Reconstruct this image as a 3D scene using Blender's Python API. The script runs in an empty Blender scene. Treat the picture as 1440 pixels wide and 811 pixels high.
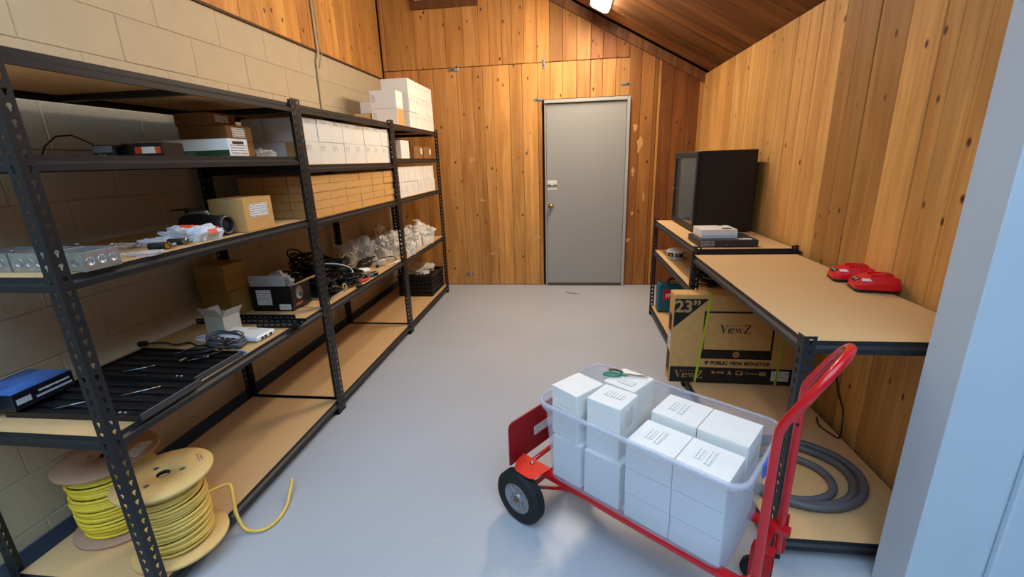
import bpy, math, random
from mathutils import Vector, Matrix
random.seed(7)
R = math.radians
scene = bpy.context.scene
COL = scene.collection

# ------------------------------------------------------------------ camera
cam_d = bpy.data.cameras.new('camera')
cam = bpy.data.objects.new('camera', cam_d)
COL.objects.link(cam)
cam_d.sensor_width = 36.0
cam_d.lens = 36.0 * 622.74 / 1440.0
cam_d.clip_start = 0.02
right = Vector((0.99222934, 0.12026349, -0.03190044))
down = Vector((0.00304537, -0.27978545, -0.96005772))
fwd = Vector((-0.12438518, 0.95250029, -0.27797758))
cam.matrix_world = Matrix(((right.x, -down.x, -fwd.x, 0.0), (right.y, -down.y, -fwd.y, 0.0), (right.z, -down.z, -fwd.z, 1.5), (0, 0, 0, 1)))
scene.camera = cam

# ------------------------------------------------------------------ world: overcast daylight let in where the unseen front is left open
world = bpy.data.worlds.new('overcast_sky')
scene.world = world
world.use_nodes = True
bg = world.node_tree.nodes['Background']
bg.inputs[0].default_value = (0.53, 0.75, 1.0, 1)
bg.inputs[1].default_value = 4.6

ROOF_Y, ADDED_WALL_H = 0.9, 3.6     # roof cut short to admit sky; height of the added unseen wall
LAMP_STRENGTH = {'far': 76.0, 'left': 27.0}
LAMP_COLOR = (1.0, 0.83, 0.62)

# ------------------------------------------------------------------ view
vs = scene.view_settings
vs.view_transform = 'Standard'
vs.look = 'None'
vs.gamma = 1.0
vs.exposure = 0.18
vs.use_curve_mapping = False
scene.cycles.max_bounces = 8

# ------------------------------------------------------------------ helpers: materials
def lin(r, g, b):
    def f(c):
        c /= 255.0
        return c / 12.92 if c <= 0.04045 else ((c + 0.055) / 1.055) ** 2.4
    return (f(r), f(g), f(b), 1.0)

def nd(nt, kind, **kw):
    n = nt.nodes.new(kind)
    for k, v in kw.items():
        setattr(n, k, v)
    return n

MATS = {}
def mat(name, rgb, rough=0.5, metal=0.0, var=0.0, vscale=8.0, bump=0.0, bscale=60.0, spec=0.5, trans=0.0, alpha=1.0, ior=1.45, emit=None, estr=0.0, stretch=None, coat=0.0, rvar=0.0):
    if name in MATS:
        return MATS[name]
    m = bpy.data.materials.new(name)
    m.use_nodes = True
    nt = m.node_tree
    b = nt.nodes['Principled BSDF']
    c = lin(*rgb)
    b.inputs['Base Color'].default_value = c
    b.inputs['Roughness'].default_value = rough
    b.inputs['Metallic'].default_value = metal
    b.inputs['Specular IOR Level'].default_value = spec
    b.inputs['Transmission Weight'].default_value = trans
    b.inputs['Alpha'].default_value = alpha
    b.inputs['IOR'].default_value = ior
    b.inputs['Coat Weight'].default_value = coat
    if emit:
        b.inputs['Emission Color'].default_value = (*emit, 1)
        b.inputs['Emission Strength'].default_value = estr
    tc = nd(nt, 'ShaderNodeTexCoord')
    src = tc.outputs['Object']
    if stretch:
        mp = nd(nt, 'ShaderNodeMapping')
        mp.inputs['Scale'].default_value = stretch
        nt.links.new(src, mp.inputs['Vector'])
        src = mp.outputs['Vector']
    if var > 0:
        no = nd(nt, 'ShaderNodeTexNoise')
        no.inputs['Scale'].default_value = vscale
        no.inputs['Detail'].default_value = 6
        nt.links.new(src, no.inputs['Vector'])
        rp = nd(nt, 'ShaderNodeValToRGB')
        e = rp.color_ramp.elements
        e[0].position, e[1].position = 0.3, 0.7
        e[0].color = tuple(x * (1 - var) for x in c[:3]) + (1,)
        e[1].color = tuple(min(1, x * (1 + var)) for x in c[:3]) + (1,)
        nt.links.new(no.outputs['Fac'], rp.inputs['Fac'])
        nt.links.new(rp.outputs['Color'], b.inputs['Base Color'])
        if rvar:
            mr = nd(nt, 'ShaderNodeMapRange')
            mr.inputs['To Min'].default_value = max(0, rough - rvar)
            mr.inputs['To Max'].default_value = min(1, rough + rvar)
            nt.links.new(no.outputs['Fac'], mr.inputs['Value'])
            nt.links.new(mr.outputs['Result'], b.inputs['Roughness'])
    if bump > 0:
        nb = nd(nt, 'ShaderNodeTexNoise')
        nb.inputs['Scale'].default_value = bscale
        nb.inputs['Detail'].default_value = 4
        nt.links.new(src, nb.inputs['Vector'])
        bp = nd(nt, 'ShaderNodeBump')
        bp.inputs['Strength'].default_value = bump
        bp.inputs['Distance'].default_value = 0.01
        nt.links.new(nb.outputs['Fac'], bp.inputs['Height'])
        nt.links.new(bp.outputs['Normal'], b.inputs['Normal'])
    MATS[name] = m
    return m

def wood(name, light, dark, knot, rough=0.55, grain=13.0, knots=True, spec=0.35):
    """Plank wood: local z runs along the board; grain, knots and stains move with each board's own random number."""
    m = bpy.data.materials.new(name)
    m.use_nodes = True
    nt = m.node_tree
    b = nt.nodes['Principled BSDF']
    b.inputs['Roughness'].default_value = rough
    b.inputs['Specular IOR Level'].default_value = spec
    tc = nd(nt, 'ShaderNodeTexCoord')
    oi = nd(nt, 'ShaderNodeObjectInfo')
    off = nd(nt, 'ShaderNodeCombineXYZ')
    mul = nd(nt, 'ShaderNodeMath', operation='MULTIPLY')
    mul.inputs[1].default_value = 37.0
    nt.links.new(oi.outputs['Random'], mul.inputs[0])
    nt.links.new(mul.outputs[0], off.inputs['X'])
    nt.links.new(mul.outputs[0], off.inputs['Z'])
    add = nd(nt, 'ShaderNodeVectorMath', operation='ADD')
    nt.links.new(tc.outputs['Object'], add.inputs[0])
    nt.links.new(off.outputs[0], add.inputs[1])
    mp = nd(nt, 'ShaderNodeMapping')
    mp.inputs['Scale'].default_value = (1.0, 1.0, 0.07)
    nt.links.new(add.outputs[0], mp.inputs['Vector'])
    no = nd(nt, 'ShaderNodeTexNoise')
    no.inputs['Scale'].default_value = grain
    no.inputs['Detail'].default_value = 7
    no.inputs['Distortion'].default_value = 0.9
    nt.links.new(mp.outputs[0], no.inputs['Vector'])
    rp = nd(nt, 'ShaderNodeValToRGB')
    e = rp.color_ramp.elements
    e[0].position, e[1].position = 0.32, 0.68
    e[0].color, e[1].color = lin(*dark), lin(*light)
    nt.links.new(no.outputs['Fac'], rp.inputs['Fac'])
    # fine streaks
    mp2 = nd(nt, 'ShaderNodeMapping')
    mp2.inputs['Scale'].default_value = (1.0, 1.0, 0.03)
    nt.links.new(add.outputs[0], mp2.inputs['Vector'])
    n2 = nd(nt, 'ShaderNodeTexNoise')
    n2.inputs['Scale'].default_value = 90
    n2.inputs['Detail'].default_value = 3
    nt.links.new(mp2.outputs[0], n2.inputs['Vector'])
    mr = nd(nt, 'ShaderNodeMapRange')
    mr.inputs['From Min'].default_value = 0.3
    mr.inputs['From Max'].default_value = 0.7
    mr.inputs['To Min'].default_value = 0.88
    mr.inputs['To Max'].default_value = 1.07
    nt.links.new(n2.outputs['Fac'], mr.inputs['Value'])
    mx = nd(nt, 'ShaderNodeMix', data_type='RGBA', blend_type='MULTIPLY')
    mx.inputs['Factor'].default_value = 1.0
    nt.links.new(rp.outputs['Color'], mx.inputs['A'])
    nt.links.new(mr.outputs['Result'], mx.inputs['B'])
    # board tint
    mt = nd(nt, 'ShaderNodeMix', data_type='RGBA', blend_type='MULTIPLY')
    mt.inputs['Factor'].default_value = 1.0
    nt.links.new(mx.outputs['Result'], mt.inputs['A'])
    nt.links.new(oi.outputs['Color'], mt.inputs['B'])
    last = mt.outputs['Result']
    if knots:
        mk = nd(nt, 'ShaderNodeMapping')
        mk.inputs['Scale'].default_value = (10.0, 10.0, 5.6)
        nt.links.new(add.outputs[0], mk.inputs['Vector'])
        wv = nd(nt, 'ShaderNodeTexVoronoi')
        wv.inputs['Scale'].default_value = 1.0
        wv.inputs['Randomness'].default_value = 1.0
        nt.links.new(mk.outputs[0], wv.inputs['Vector'])
        kr = nd(nt, 'ShaderNodeValToRGB')
        k = kr.color_ramp.elements
        k[0].position, k[0].color = 0.055, (1, 1, 1, 1)
        k[1].position, k[1].color = 0.13, (0, 0, 0, 1)
        nt.links.new(wv.outputs['Distance'], kr.inputs['Fac'])
        mkx = nd(nt, 'ShaderNodeMix', data_type='RGBA')
        nt.links.new(kr.outputs['Color'], mkx.inputs['Factor'])
        nt.links.new(last, mkx.inputs['A'])
        mkx.inputs['B'].default_value = lin(*knot)
        last = mkx.outputs['Result']
        # darker weathering stains with a shape of their own
        ms = nd(nt, 'ShaderNodeMapping')
        ms.inputs['Scale'].default_value = (3.0, 3.0, 0.7)
        nt.links.new(add.outputs[0], ms.inputs['Vector'])
        ns = nd(nt, 'ShaderNodeTexNoise')
        ns.inputs['Scale'].default_value = 1.3
        ns.inputs['Detail'].default_value = 5
        nt.links.new(ms.outputs[0], ns.inputs['Vector'])
        sr = nd(nt, 'ShaderNodeMapRange')
        sr.inputs['From Min'].default_value = 0.54
        sr.inputs['From Max'].default_value = 0.78
        sr.inputs['To Min'].default_value = 0.0
        sr.inputs['To Max'].default_value = 0.75
        nt.links.new(ns.outputs['Fac'], sr.inputs['Value'])
        mst = nd(nt, 'ShaderNodeMix', data_type='RGBA')
        nt.links.new(sr.outputs['Result'], mst.inputs['Factor'])
        nt.links.new(last, mst.inputs['A'])
        mst.inputs['B'].default_value = tuple(x * 0.55 for x in lin(*dark)[:3]) + (1,)
        last = mst.outputs['Result']
    nt.links.new(last, b.inputs['Base Color'])
    bp = nd(nt, 'ShaderNodeBump')
    bp.inputs['Strength'].default_value = 0.25
    bp.inputs['Distance'].default_value = 0.004
    nt.links.new(n2.outputs['Fac'], bp.inputs['Height'])
    nt.links.new(bp.outputs['Normal'], b.inputs['Normal'])
    MATS[name] = m
    return m

# ------------------------------------------------------------------ helpers: meshes
class MB:
    def __init__(s):
        s.v, s.f, s.sm = [], [], []
    def add(s, verts, faces, smooth=False):
        o = len(s.v)
        s.v += [tuple(p) for p in verts]
        s.f += [tuple(i + o for i in f) for f in faces]
        s.sm += [smooth] * len(faces)
        return s
    def box(s, x0, x1, y0, y1, z0, z1, c=0.0, m=None):
        if c <= 0:
            v = [(x, y, z) for x in (x0, x1) for y in (y0, y1) for z in (z0, z1)]
            f = [(0, 1, 3, 2), (4, 6, 7, 5), (0, 4, 5, 1), (2, 3, 7, 6), (0, 2, 6, 4), (1, 5, 7, 3)]
        else:
            c = min(c, (x1 - x0) * .45, (y1 - y0) * .45, (z1 - z0) * .45)
            v, idx = [], {}
            for i, x in enumerate((x0, x1)):
                for j, y in enumerate((y0, y1)):
                    for k, z in enumerate((z0, z1)):
                        sx, sy, sz = (1, -1)[i], (1, -1)[j], (1, -1)[k]
                        for a in range(3):
                            idx[i, j, k, a] = len(v)
                            v.append((x + (0 if a == 0 else sx * c), y + (0 if a == 1 else sy * c), z + (0 if a == 2 else sz * c)))
            f = []
            def q(*t):
                f.append(t)
            I = idx
            q(I[0, 0, 0, 0], I[0, 0, 1, 0], I[0, 1, 1, 0], I[0, 1, 0, 0]); q(I[1, 0, 0, 0], I[1, 1, 0, 0], I[1, 1, 1, 0], I[1, 0, 1, 0])
            q(I[0, 0, 0, 1], I[1, 0, 0, 1], I[1, 0, 1, 1], I[0, 0, 1, 1]); q(I[0, 1, 0, 1], I[0, 1, 1, 1], I[1, 1, 1, 1], I[1, 1, 0, 1])
            q(I[0, 0, 0, 2], I[0, 1, 0, 2], I[1, 1, 0, 2], I[1, 0, 0, 2]); q(I[0, 0, 1, 2], I[1, 0, 1, 2], I[1, 1, 1, 2], I[0, 1, 1, 2])
            for j in (0, 1):
                for k in (0, 1):
                    q(I[0, j, k, 1], I[1, j, k, 1], I[1, j, k, 2], I[0, j, k, 2])
            for i in (0, 1):
                for k in (0, 1):
                    q(I[i, 0, k, 0], I[i, 1, k, 0], I[i, 1, k, 2], I[i, 0, k, 2])
            for i in (0, 1):
                for j in (0, 1):
                    q(I[i, j, 0, 0], I[i, j, 1, 0], I[i, j, 1, 1], I[i, j, 0, 1])
            for i in (0, 1):
                for j in (0, 1):
                    for k in (0, 1):
                        q(I[i, j, k, 0], I[i, j, k, 1], I[i, j, k, 2])
        if m is not None:
            v = [tuple(m @ Vector(p)) for p in v]
        return s.add(v, f)
    def prism(s, pts, h0, h1, axis='z', m=None):
        """polygon pts extruded from h0 to h1 along axis; the polygon is given in the two other axes in order"""
        n = len(pts)
        def P(p, h):
            return {'z': (p[0], p[1], h), 'y': (p[0], h, p[1]), 'x': (h, p[0], p[1])}[axis]
        v = [P(p, h0) for p in pts] + [P(p, h1) for p in pts]
        f = [tuple(range(n)), tuple(range(2 * n - 1, n - 1, -1))] + [(i, (i + 1) % n, n + (i + 1) % n, n + i) for i in range(n)]
        if m is not None:
            v = [tuple(m @ Vector(p)) for p in v]
        return s.add(v, f)
    def tube(s, path, r, n=10, closed=False, cap=True):
        P = [Vector(p) for p in path]
        k = len(P)
        T = []
        for i in range(k):
            a = P[(i - 1) % k] if (closed or i > 0) else P[i]
            b = P[(i + 1) % k] if (closed or i < k - 1) else P[i]
            t = (b - a)
            T.append(t.normalized() if t.length > 1e-9 else Vector((0, 0, 1)))
        up = Vector((0, 0, 1)) if abs(T[0].z) < 0.9 else Vector((1, 0, 0))
        N = (up - T[0] * up.dot(T[0])).normalized()
        v = []
        for i in range(k):
            if i:
                N = N - T[i] * N.dot(T[i])
                N = N.normalized() if N.length > 1e-6 else T[i].orthogonal().normalized()
            B = T[i].cross(N)
            rr = r[i] if isinstance(r, (list, tuple)) else r
            for j in range(n):
                a = 2 * math.pi * j / n
                v.append(P[i] + N * (rr * math.cos(a)) + B * (rr * math.sin(a)))
        f = []
        for i in range(k if closed else k - 1):
            for j in range(n):
                a, b = i * n, ((i + 1) % k) * n
                f.append((a + j, a + (j + 1) % n, b + (j + 1) % n, b + j))
        s.add(v, f, True)
        if cap and not closed:
            o = len(s.v) - len(v)
            s.f += [tuple(o + j for j in range(n - 1, -1, -1)), tuple(o + (k - 1) * n + j for j in range(n))]
            s.sm += [False, False]
        return s
    def lathe(s, prof, n=28, m=None, smooth=True, closed=False):
        """profile of (radius, height) turned about z"""
        v = []
        for r, z in prof:
            for j in range(n):
                a = 2 * math.pi * j / n
                v.append((r * math.cos(a), r * math.sin(a), z))
        k = len(prof)
        f = []
        for i in range(k if closed else k - 1):
            for j in range(n):
                a, b = i * n, ((i + 1) % k) * n
                f.append((a + j, a + (j + 1) % n, b + (j + 1) % n, b + j))
        if not closed:
            f += [tuple(range(n - 1, -1, -1)), tuple((k - 1) * n + j for j in range(n))]
        if m is not None:
            v = [tuple(m @ Vector(p)) for p in v]
        s.add(v, f, False)
        if smooth:
            for i in range(len(s.sm) - len(f), len(s.sm)):
                if len(s.f[i]) == 4:
                    s.sm[i] = True
        return s
    def quad(s, a, b, c, d):
        return s.add([a, b, c, d], [(0, 1, 2, 3)])
    def mesh(s, name):
        me = bpy.data.meshes.new(name)
        me.from_pydata(s.v, [], s.f)
        me.polygons.foreach_set('use_smooth', s.sm)
        me.update()
        return me

def link(name, me, m, parent=None, loc=(0, 0, 0), rot=(0, 0, 0), sharp=None):
    o = bpy.data.objects.new(name, me)
    COL.objects.link(o)
    if m is not None and len(me.materials) == 0:
        me.materials.append(m)
    o.location = loc
    o.rotation_euler = rot
    if parent is not None:
        o.parent = parent
    return o

def obj(name, mb, m, parent=None, loc=(0, 0, 0), rot=(0, 0, 0), fix=False):
    me = mb.mesh(name)
    if fix:
        import bmesh
        bm = bmesh.new(); bm.from_mesh(me)
        bmesh.ops.recalc_face_normals(bm, faces=bm.faces)
        bm.to_mesh(me); bm.free()
    return link(name, me, m, parent, loc, rot)

def tag(o, label, cat, group=None):
    o['label'] = label
    o['category'] = cat
    if group:
        o['group'] = group
    return o

def thing(name, label, cat, loc=(0, 0, 0), rz=0.0, group=None):
    o = bpy.data.objects.new(name, None)
    COL.objects.link(o)
    o.empty_display_size = 0.05
    o.location = loc
    o.rotation_euler = (0, 0, rz)
    return tag(o, label, cat, group)

def struct(o, label, cat):
    o['kind'] = 'structure'
    o['label'] = label
    o['category'] = cat
    return o

CACHE = {}
def cached(key, fn):
    if key not in CACHE:
        CACHE[key] = fn().mesh(str(key[0]))
    return CACHE[key]

def rboxmesh(w, d, h, c):
    return MB().box(-w / 2, w / 2, -d / 2, d / 2, 0, h, c)

def text_mesh(body, size, depth=0.0004, bold=0.0, space=1.0, align='CENTER'):
    cu = bpy.data.curves.new('lettering', 'FONT')
    cu.body = body
    cu.size = size
    cu.extrude = depth
    cu.offset = bold
    cu.space_character = space
    cu.align_x = align
    cu.align_y = 'CENTER'
    cu.resolution_u = 3
    t = bpy.data.objects.new('lettering', cu)
    COL.objects.link(t)
    bpy.context.view_layer.update()
    me = bpy.data.meshes.new_from_object(t.evaluated_get(bpy.context.evaluated_depsgraph_get()))
    bpy.data.objects.remove(t)
    bpy.data.curves.remove(cu)
    return me
# ================================================================== STRUCTURE
XL, XR, YB, YF = -2.10, 1.45, 5.32, -0.45
def ceil_z(x):
    return 2.31 + 0.537 * (XR - x)

M_floor = mat('grey_epoxy_floor', (170, 174, 181), rough=0.36, var=0.05, vscale=1.2, bump=0.015, bscale=12)
M_block = mat('beige_painted_block', (182, 168, 142), rough=0.7, var=0.04, vscale=6, bump=0.25, bscale=70)
M_mortar = mat('painted_mortar', (176, 162, 136), rough=0.75)
M_dark = mat('dark_gap', (38, 24, 14), rough=0.9)
M_wood = wood('knotty_pine_wall', (214, 158, 88), (180, 120, 58), (62, 30, 12))
M_woodr = wood('knotty_pine_partition', (226, 176, 108), (198, 144, 78), (78, 42, 16))
M_ceil = wood('aged_ceiling_board', (158, 108, 64), (104, 66, 36), (40, 20, 10))
M_base = mat('slate_blue_base_paint', (70, 78, 92), rough=0.55)
M_steel = mat('galvanized_plate', (150, 150, 146), rough=0.38, metal=0.9)
M_conduit = mat('painted_conduit', (176, 160, 130), rough=0.5)

# floor
fl = obj('floor', MB().box(-2.3, 2.37, -3.2, 5.46, -0.08, 0.0), M_floor)
struct(fl, 'smooth grey painted concrete floor with faint scuffs', 'floor')
M_stain = mat('floor_scuff', (176, 176, 176), rough=0.6, var=0.1, vscale=40)
for x, y, a, b, rz in ((-0.52, 1.42, 0.03, 0.016, 0.3), (-0.105, 1.36, 0.022, 0.02, 0.8), (0.05, 4.95, 0.09, 0.03, -0.5), (-0.62, 2.9, 0.02, 0.008, 0.5), (-0.6, 2.35, 0.016, 0.012, 0.2)):
    pts = [(a * math.cos(t) * (1 + .3 * math.sin(3 * t)), b * math.sin(t) * (1 + .25 * math.cos(2 * t))) for t in [i * math.pi / 8 for i in range(16)]]
    obj('paint_scuff', MB().prism(pts, 0.0002, 0.0008), M_stain if y < 4 else mat('floor_stain', (128, 116, 104), rough=0.6, var=.15, vscale=30), fl, (x, y, 0), (0, 0, rz))

# left wall: block courses below, boards above
lw = obj('wall_left', MB().box(-2.26, XL - 0.0035, YF, YB + 0.1, 0, 2.42).box(-2.26, XL - 0.02, YF, YB + 0.1, 2.42, ceil_z(-2.2) + 0.1), M_mortar)
struct(lw, 'left wall of painted concrete blocks under a band of pine boards', 'wall')
BL, BH, J = 0.436, 0.205, 0.003
for k in range(12):
    z1 = 2.42 - k * BH
    z0 = max(z1 - BH, 0.0)
    if z1 - z0 < 0.03:
        continue
    yy = 2.33 - 12 * BL + (0 if k % 2 == 0 else -BL * 0.53)
    while yy < YB:
        a, b_ = max(yy, YF), min(yy + BL, YB)
        if b_ - a > 0.03:
            w = b_ - a - J
            me = cached(('block', round(w, 3), round(z1 - z0, 3)), lambda: MB().box(-0.02, 0.006, -w / 2, w / 2, 0.0015, z1 - z0 - 0.0015, 0.0030))
            link('block', me, M_block, lw, (XL - 0.006 + random.uniform(-.001, .001), (a + b_) / 2, z0))
        yy += BL
obj('cap_strip', MB().box(XL - 0.02, XL + 0.012, YF, YB, 2.42, 2.436, 0.002), mat('dark_stained_trim', (74, 46, 26), rough=0.6), lw)
def plank(parent, w, l, m, loc, rot, t=0.018, tint=None):
    o = link('plank', MB().box(-w / 2 + 0.0015, w / 2 - 0.0015, 0, t, 0, l, 0.003).mesh('plank'), m, parent, loc, rot)
    v = random.uniform(0.80, 1.12) if tint is None else tint
    if isinstance(v, (int, float)):
        g = random.uniform(0.94, 1.04)
        v = (v, v * g, v * g * random.uniform(0.9, 1.05))
    o.color = (v[0], v[1], v[2], 1)
    return o
y = YF
while y < YB - 0.02:
    w = min(random.uniform(0.13, 0.19), YB - y)
    # local -y of the board faces the room (+x world)
    plank(lw, w, ceil_z(XL) - 2.436, M_wood, (XL - 0.019 + random.uniform(0, .002), y + w / 2, 2.436), (0, 0, R(-90)), t=0.018)
    y += w

# back wall: boards in two tiers
bw = obj('wall_back', MB().box(-2.26, XR + 0.12, YB + 0.019, YB + 0.12, 0, ceil_z(-2.2) + 0.1), M_dark)
struct(bw, 'back wall clad in knotty orange-brown pine boards', 'wall')
up = [-2.085, -2.03, -1.86, -1.70, -1.52, -1.35, -1.15, -0.97, -0.86, -0.72, -0.61, -0.48, -0.34, -0.20, -0.06, 0.09, 0.24, 0.37, 0.51, 0.65, 0.78, 0.92, 0.96, 0.99, 1.12, 1.27, 1.39, 1.45]
tint_up = {10: 0.98, 13: (0.50, 0.46, 0.42), 14: (0.62, 0.58, 0.52), 15: (.85, .85, .85), 16: (.60, .46, .40), 17: (.50, .36, .30), 18: (.52, .40, .32), 19: (.46, .36, .28), 20: (.62, .54, .45), 21: (.42, .33, .26), 22: (.9, 0.86, .78), 23: (.34, .23, .18), 24: (.36, .24, .18), 25: (.34, .23, .18), 26: (1.0, 1.0, 1.0)}
for i in range(len(up) - 1):
    a, b_ = up[i], up[i + 1]
    zb = 2.512 if b_ < 0.52 else (2.512 if b_ < 0.66 else 0.0)
    top = ceil_z(b_)
    t = tint_up.get(i)
    if zb == 0.0:
        zb = 0.006
    plank(bw, b_ - a, top - zb - 0.003, M_wood, ((a + b_) / 2, YB + random.uniform(-.002, .001), zb + 0.002), (0, 0, 0), tint=t, t=0.018)
low = [-2.085, -1.98, -1.83, -1.68, -1.52, -1.24, -1.06, -0.95, -0.84, -0.65, -0.51, -0.335]
for i in range(len(low) - 1):
    a, b_ = low[i], low[i + 1]
    plank(bw, b_ - a, 2.508 - 0.006, M_wood, ((a + b_) / 2, YB + random.uniform(-.003, .001), 0.006), (0, 0, 0))
ov = [-0.335, -0.20, -0.06, 0.09, 0.24, 0.37, 0.51, 0.66]
for i in range(len(ov) - 1):
    a, b_ = ov[i], ov[i + 1]
    zb = 0.006 if i in (0, ) and False else 2.135
    plank(bw, b_ - a, 2.508 - zb, M_wood, ((a + b_) / 2, YB + random.uniform(-.002, .001), zb), (0, 0, 0), tint=(.72 + .06 * (i % 3),) * 3 if i > 2 else None)
plank(bw, 0.045, 2.13, M_wood, (-0.312, YB - 0.001, 0.004), (0, 0, 0), tint=(.8, .72, .62))
for nm_loc in ((-0.265, 2.50, 0, 0.028, 0.11), (-0.33, 2.138, 90, 0.03, 0.10), (-1.27, 2.492, 90, 0.035, 0.11), (0.62, 2.252, 90, 0.03, 0.11), (-1.22, 0.138, 90, 0.03, 0.10)):
    x, z, a, w, l = nm_loc
    o = obj('hinge_plate', MB().box(-w / 2, w / 2, -0.006, 0, -l / 2, l / 2, 0.002).tube([(0, -0.008, -l * .3), (0, -0.008, l * .3)], 0.007, 8), M_steel, bw, (x, YB - 0.003, z), (0, R(a), 0))
M_smear = mat('pale_putty', (198, 148, 92), rough=0.8, var=0.12, vscale=40)
for x, z, a, b in ((0.79, 1.62, .028, .085), (0.735, 1.80, .02, .05), (0.73, 1.33, .018, .04), (0.70, 0.55, .03, .02), (-0.37, 0.60, .045, .03), (-0.42, 0.68, .02, .035), (-1.02, 1.05, .035, .015), (-0.92, 0.40, .04, .012), (-1.12, 1.52, .03, .03), (0.86, 1.05, .012, .06), (0.74, 0.86, .014, .03)):
    pts = [(a * math.cos(t) * (1 + .35 * math.sin(3 * t + x * 9)), b * math.sin(t) * (1 + .3 * math.cos(2 * t + z * 7))) for t in [i * math.pi / 9 for i in range(18)]]
    obj('putty_smear', MB().prism(pts, -0.0042, -0.0034, axis='y'), M_smear, bw, (x, YB, z))
# window frame high on the back wall
wn = thing('window_1', 'brown framed window high on the back wall, only its sill in view', 'window', (-1.33, YB - 0.003, 3.10))
wn['kind'] = 'structure'
M_frame = wood('stained_frame_wood', (120, 78, 42), (86, 52, 26), (50, 24, 10), knots=False)
obj('window_sill', MB().box(-0.37, 0.37, -0.03, 0, 0, 0.085, 0.004), M_frame, wn)
for sx in (-1, 1):
    obj('window_frame', MB().box(sx * 0.355 - 0.028, sx * 0.355 + 0.028, -0.028, 0, 0.087, 0.75, 0.004), M_frame, wn)
obj('window_frame', MB().box(-0.37, 0.37, -0.03, 0, 0.752, 0.83, 0.004), M_frame, wn)
M_white = mat('white_paint', (232, 228, 218), rough=0.5)
for a in ((-.325, .325, .088, .125), (-.325, .325, .71, .75), (-.325, -.285, .125, .71), (.285, .325, .125, .71)):
    obj('sash_rail', MB().box(a[0], a[1], -0.022, -0.002, a[2], a[3], 0.003), M_white, wn)
obj('pane', MB().box(-.285, .285, -0.012, -0.008, .125, .71), mat('window_glass_grey', (120, 130, 140), rough=0.08, spec=0.6), wn)

# right wall
rw = obj('wall_right', MB().box(XR + 0.019, XR + 0.12, 1.27, YB + 0.1, 0, 2.36), M_dark)
struct(rw, 'right wall of wide knotty pine boards, paler than the back', 'wall')
ys = [5.318, 5.20, 5.05, 4.90, 4.78, 4.63, 4.42, 4.226, 4.07, 3.916, 3.78, 3.65, 3.48, 3.315, 3.17, 3.039, 2.91, 2.786, 2.66, 2.506, 2.294, 2.102, 2.018, 1.892, 1.801, 1.66, 1.50, 1.405]
tr = {0: (1.0, 1.0, 1.0), 13: (1.06, 1.05, 1.03), 14: (1.08, 1.08, 1.08), 15: (1.06, 1.06, 1.06), 16: (1.08, 1.08, 1.06), 17: (.66, .60, .54), 18: (.60, .54, .48), 19: (.64, .58, .50), 20: (1.08, 1.07, 1.04), 21: (.96, .94, .92), 22: (.92, .9, .86), 23: (.98, .96, .94), 24: (.9, .88, .84), 5: (.8, .74, .68), 7: (.84, .8, .74), 9: (.82, .78, .7)}
for i in range(len(ys) - 1):
    b_, a = ys[i], ys[i + 1]
    plank(rw, b_ - a, 2.305 - 0.004, M_woodr, (XR + random.uniform(-.002, .001), (a + b_) / 2, 0.004), (0, 0, R(-90) + math.pi), tint=tr.get(i), t=0.018)

# ceiling: boards running down the slope
sl = math.atan(0.537)
x0, x1 = -2.2, XR + 0.12
cl = obj('ceiling', MB().prism([(x0, ceil_z(x0) + 0.024), (x1, ceil_z(x1) + 0.024), (x1, ceil_z(x1) + 0.12), (x0, ceil_z(x0) + 0.12)], ROOF_Y, YB + 0.12, axis='y'), M_dark)
struct(cl, 'sloping ceiling of dark aged timber boards', 'ceiling')
y = YB - 0.11
ci = 0
LC = (XR + 0.02 - XL) / math.cos(sl)
while y > ROOF_Y + .1:
    w = random.uniform(0.13, 0.20)
    tnt = random.choice((0.7, 0.85, 1.0, 1.15, 1.3, 0.6))
    o = link('plank', MB().box(-w / 2 + 0.0015, w / 2 - 0.0015, 0, 0.018, 0, LC, 0.003).mesh('plank'), M_ceil, cl)
    # local x -> world y, local z -> down the slope (+x), local y -> normal
    zx = Vector((math.cos(sl), 0, -math.sin(sl)))
    nx = Vector((math.sin(sl), 0, math.cos(sl)))
    xx = nx.cross(zx)
    o.matrix_world = Matrix(((xx.x, nx.x, zx.x, XL), (xx.y, nx.y, zx.y, y - w / 2), (xx.z, nx.z, zx.z, ceil_z(XL)), (0, 0, 0, 1)))
    o.color = (tnt, tnt * .97, tnt * .94, 1)
    y -= w
    ci += 1
# rake board against the back wall
tb = obj('trim_1', MB().prism([(XL, ceil_z(XL) - 0.10), (XR, ceil_z(XR) - 0.10), (XR, ceil_z(XR)), (XL, ceil_z(XL))], YB - 0.025, YB - 0.004, axis='y'), M_ceil)
tb.color = (.8, .76, .72, 1)
struct(tb, 'dark rake board along the top of the back wall', 'trim')

# front: the painted wall end at the right
M_jamb = mat('grey_blue_wall_paint', (186, 198, 208), rough=0.6, var=0.025, vscale=5, bump=0.08, bscale=30)
fw = obj('wall_front', MB().box(1.10, 2.36, 1.27, 1.404, 0, 2.42, 0.004), M_jamb)
struct(fw, 'pale grey painted wall end at the right edge', 'wall')
t2 = obj('trim_2', MB().box(1.315, 2.22, 1.248, 1.2695, 0, 2.6, 0.004), mat('grey_blue_trim_paint', (186, 198, 210), rough=0.45, var=0.02, bump=0.1, bscale=20))
struct(t2, 'painted casing board on the wall end at the right edge', 'trim')
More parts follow.
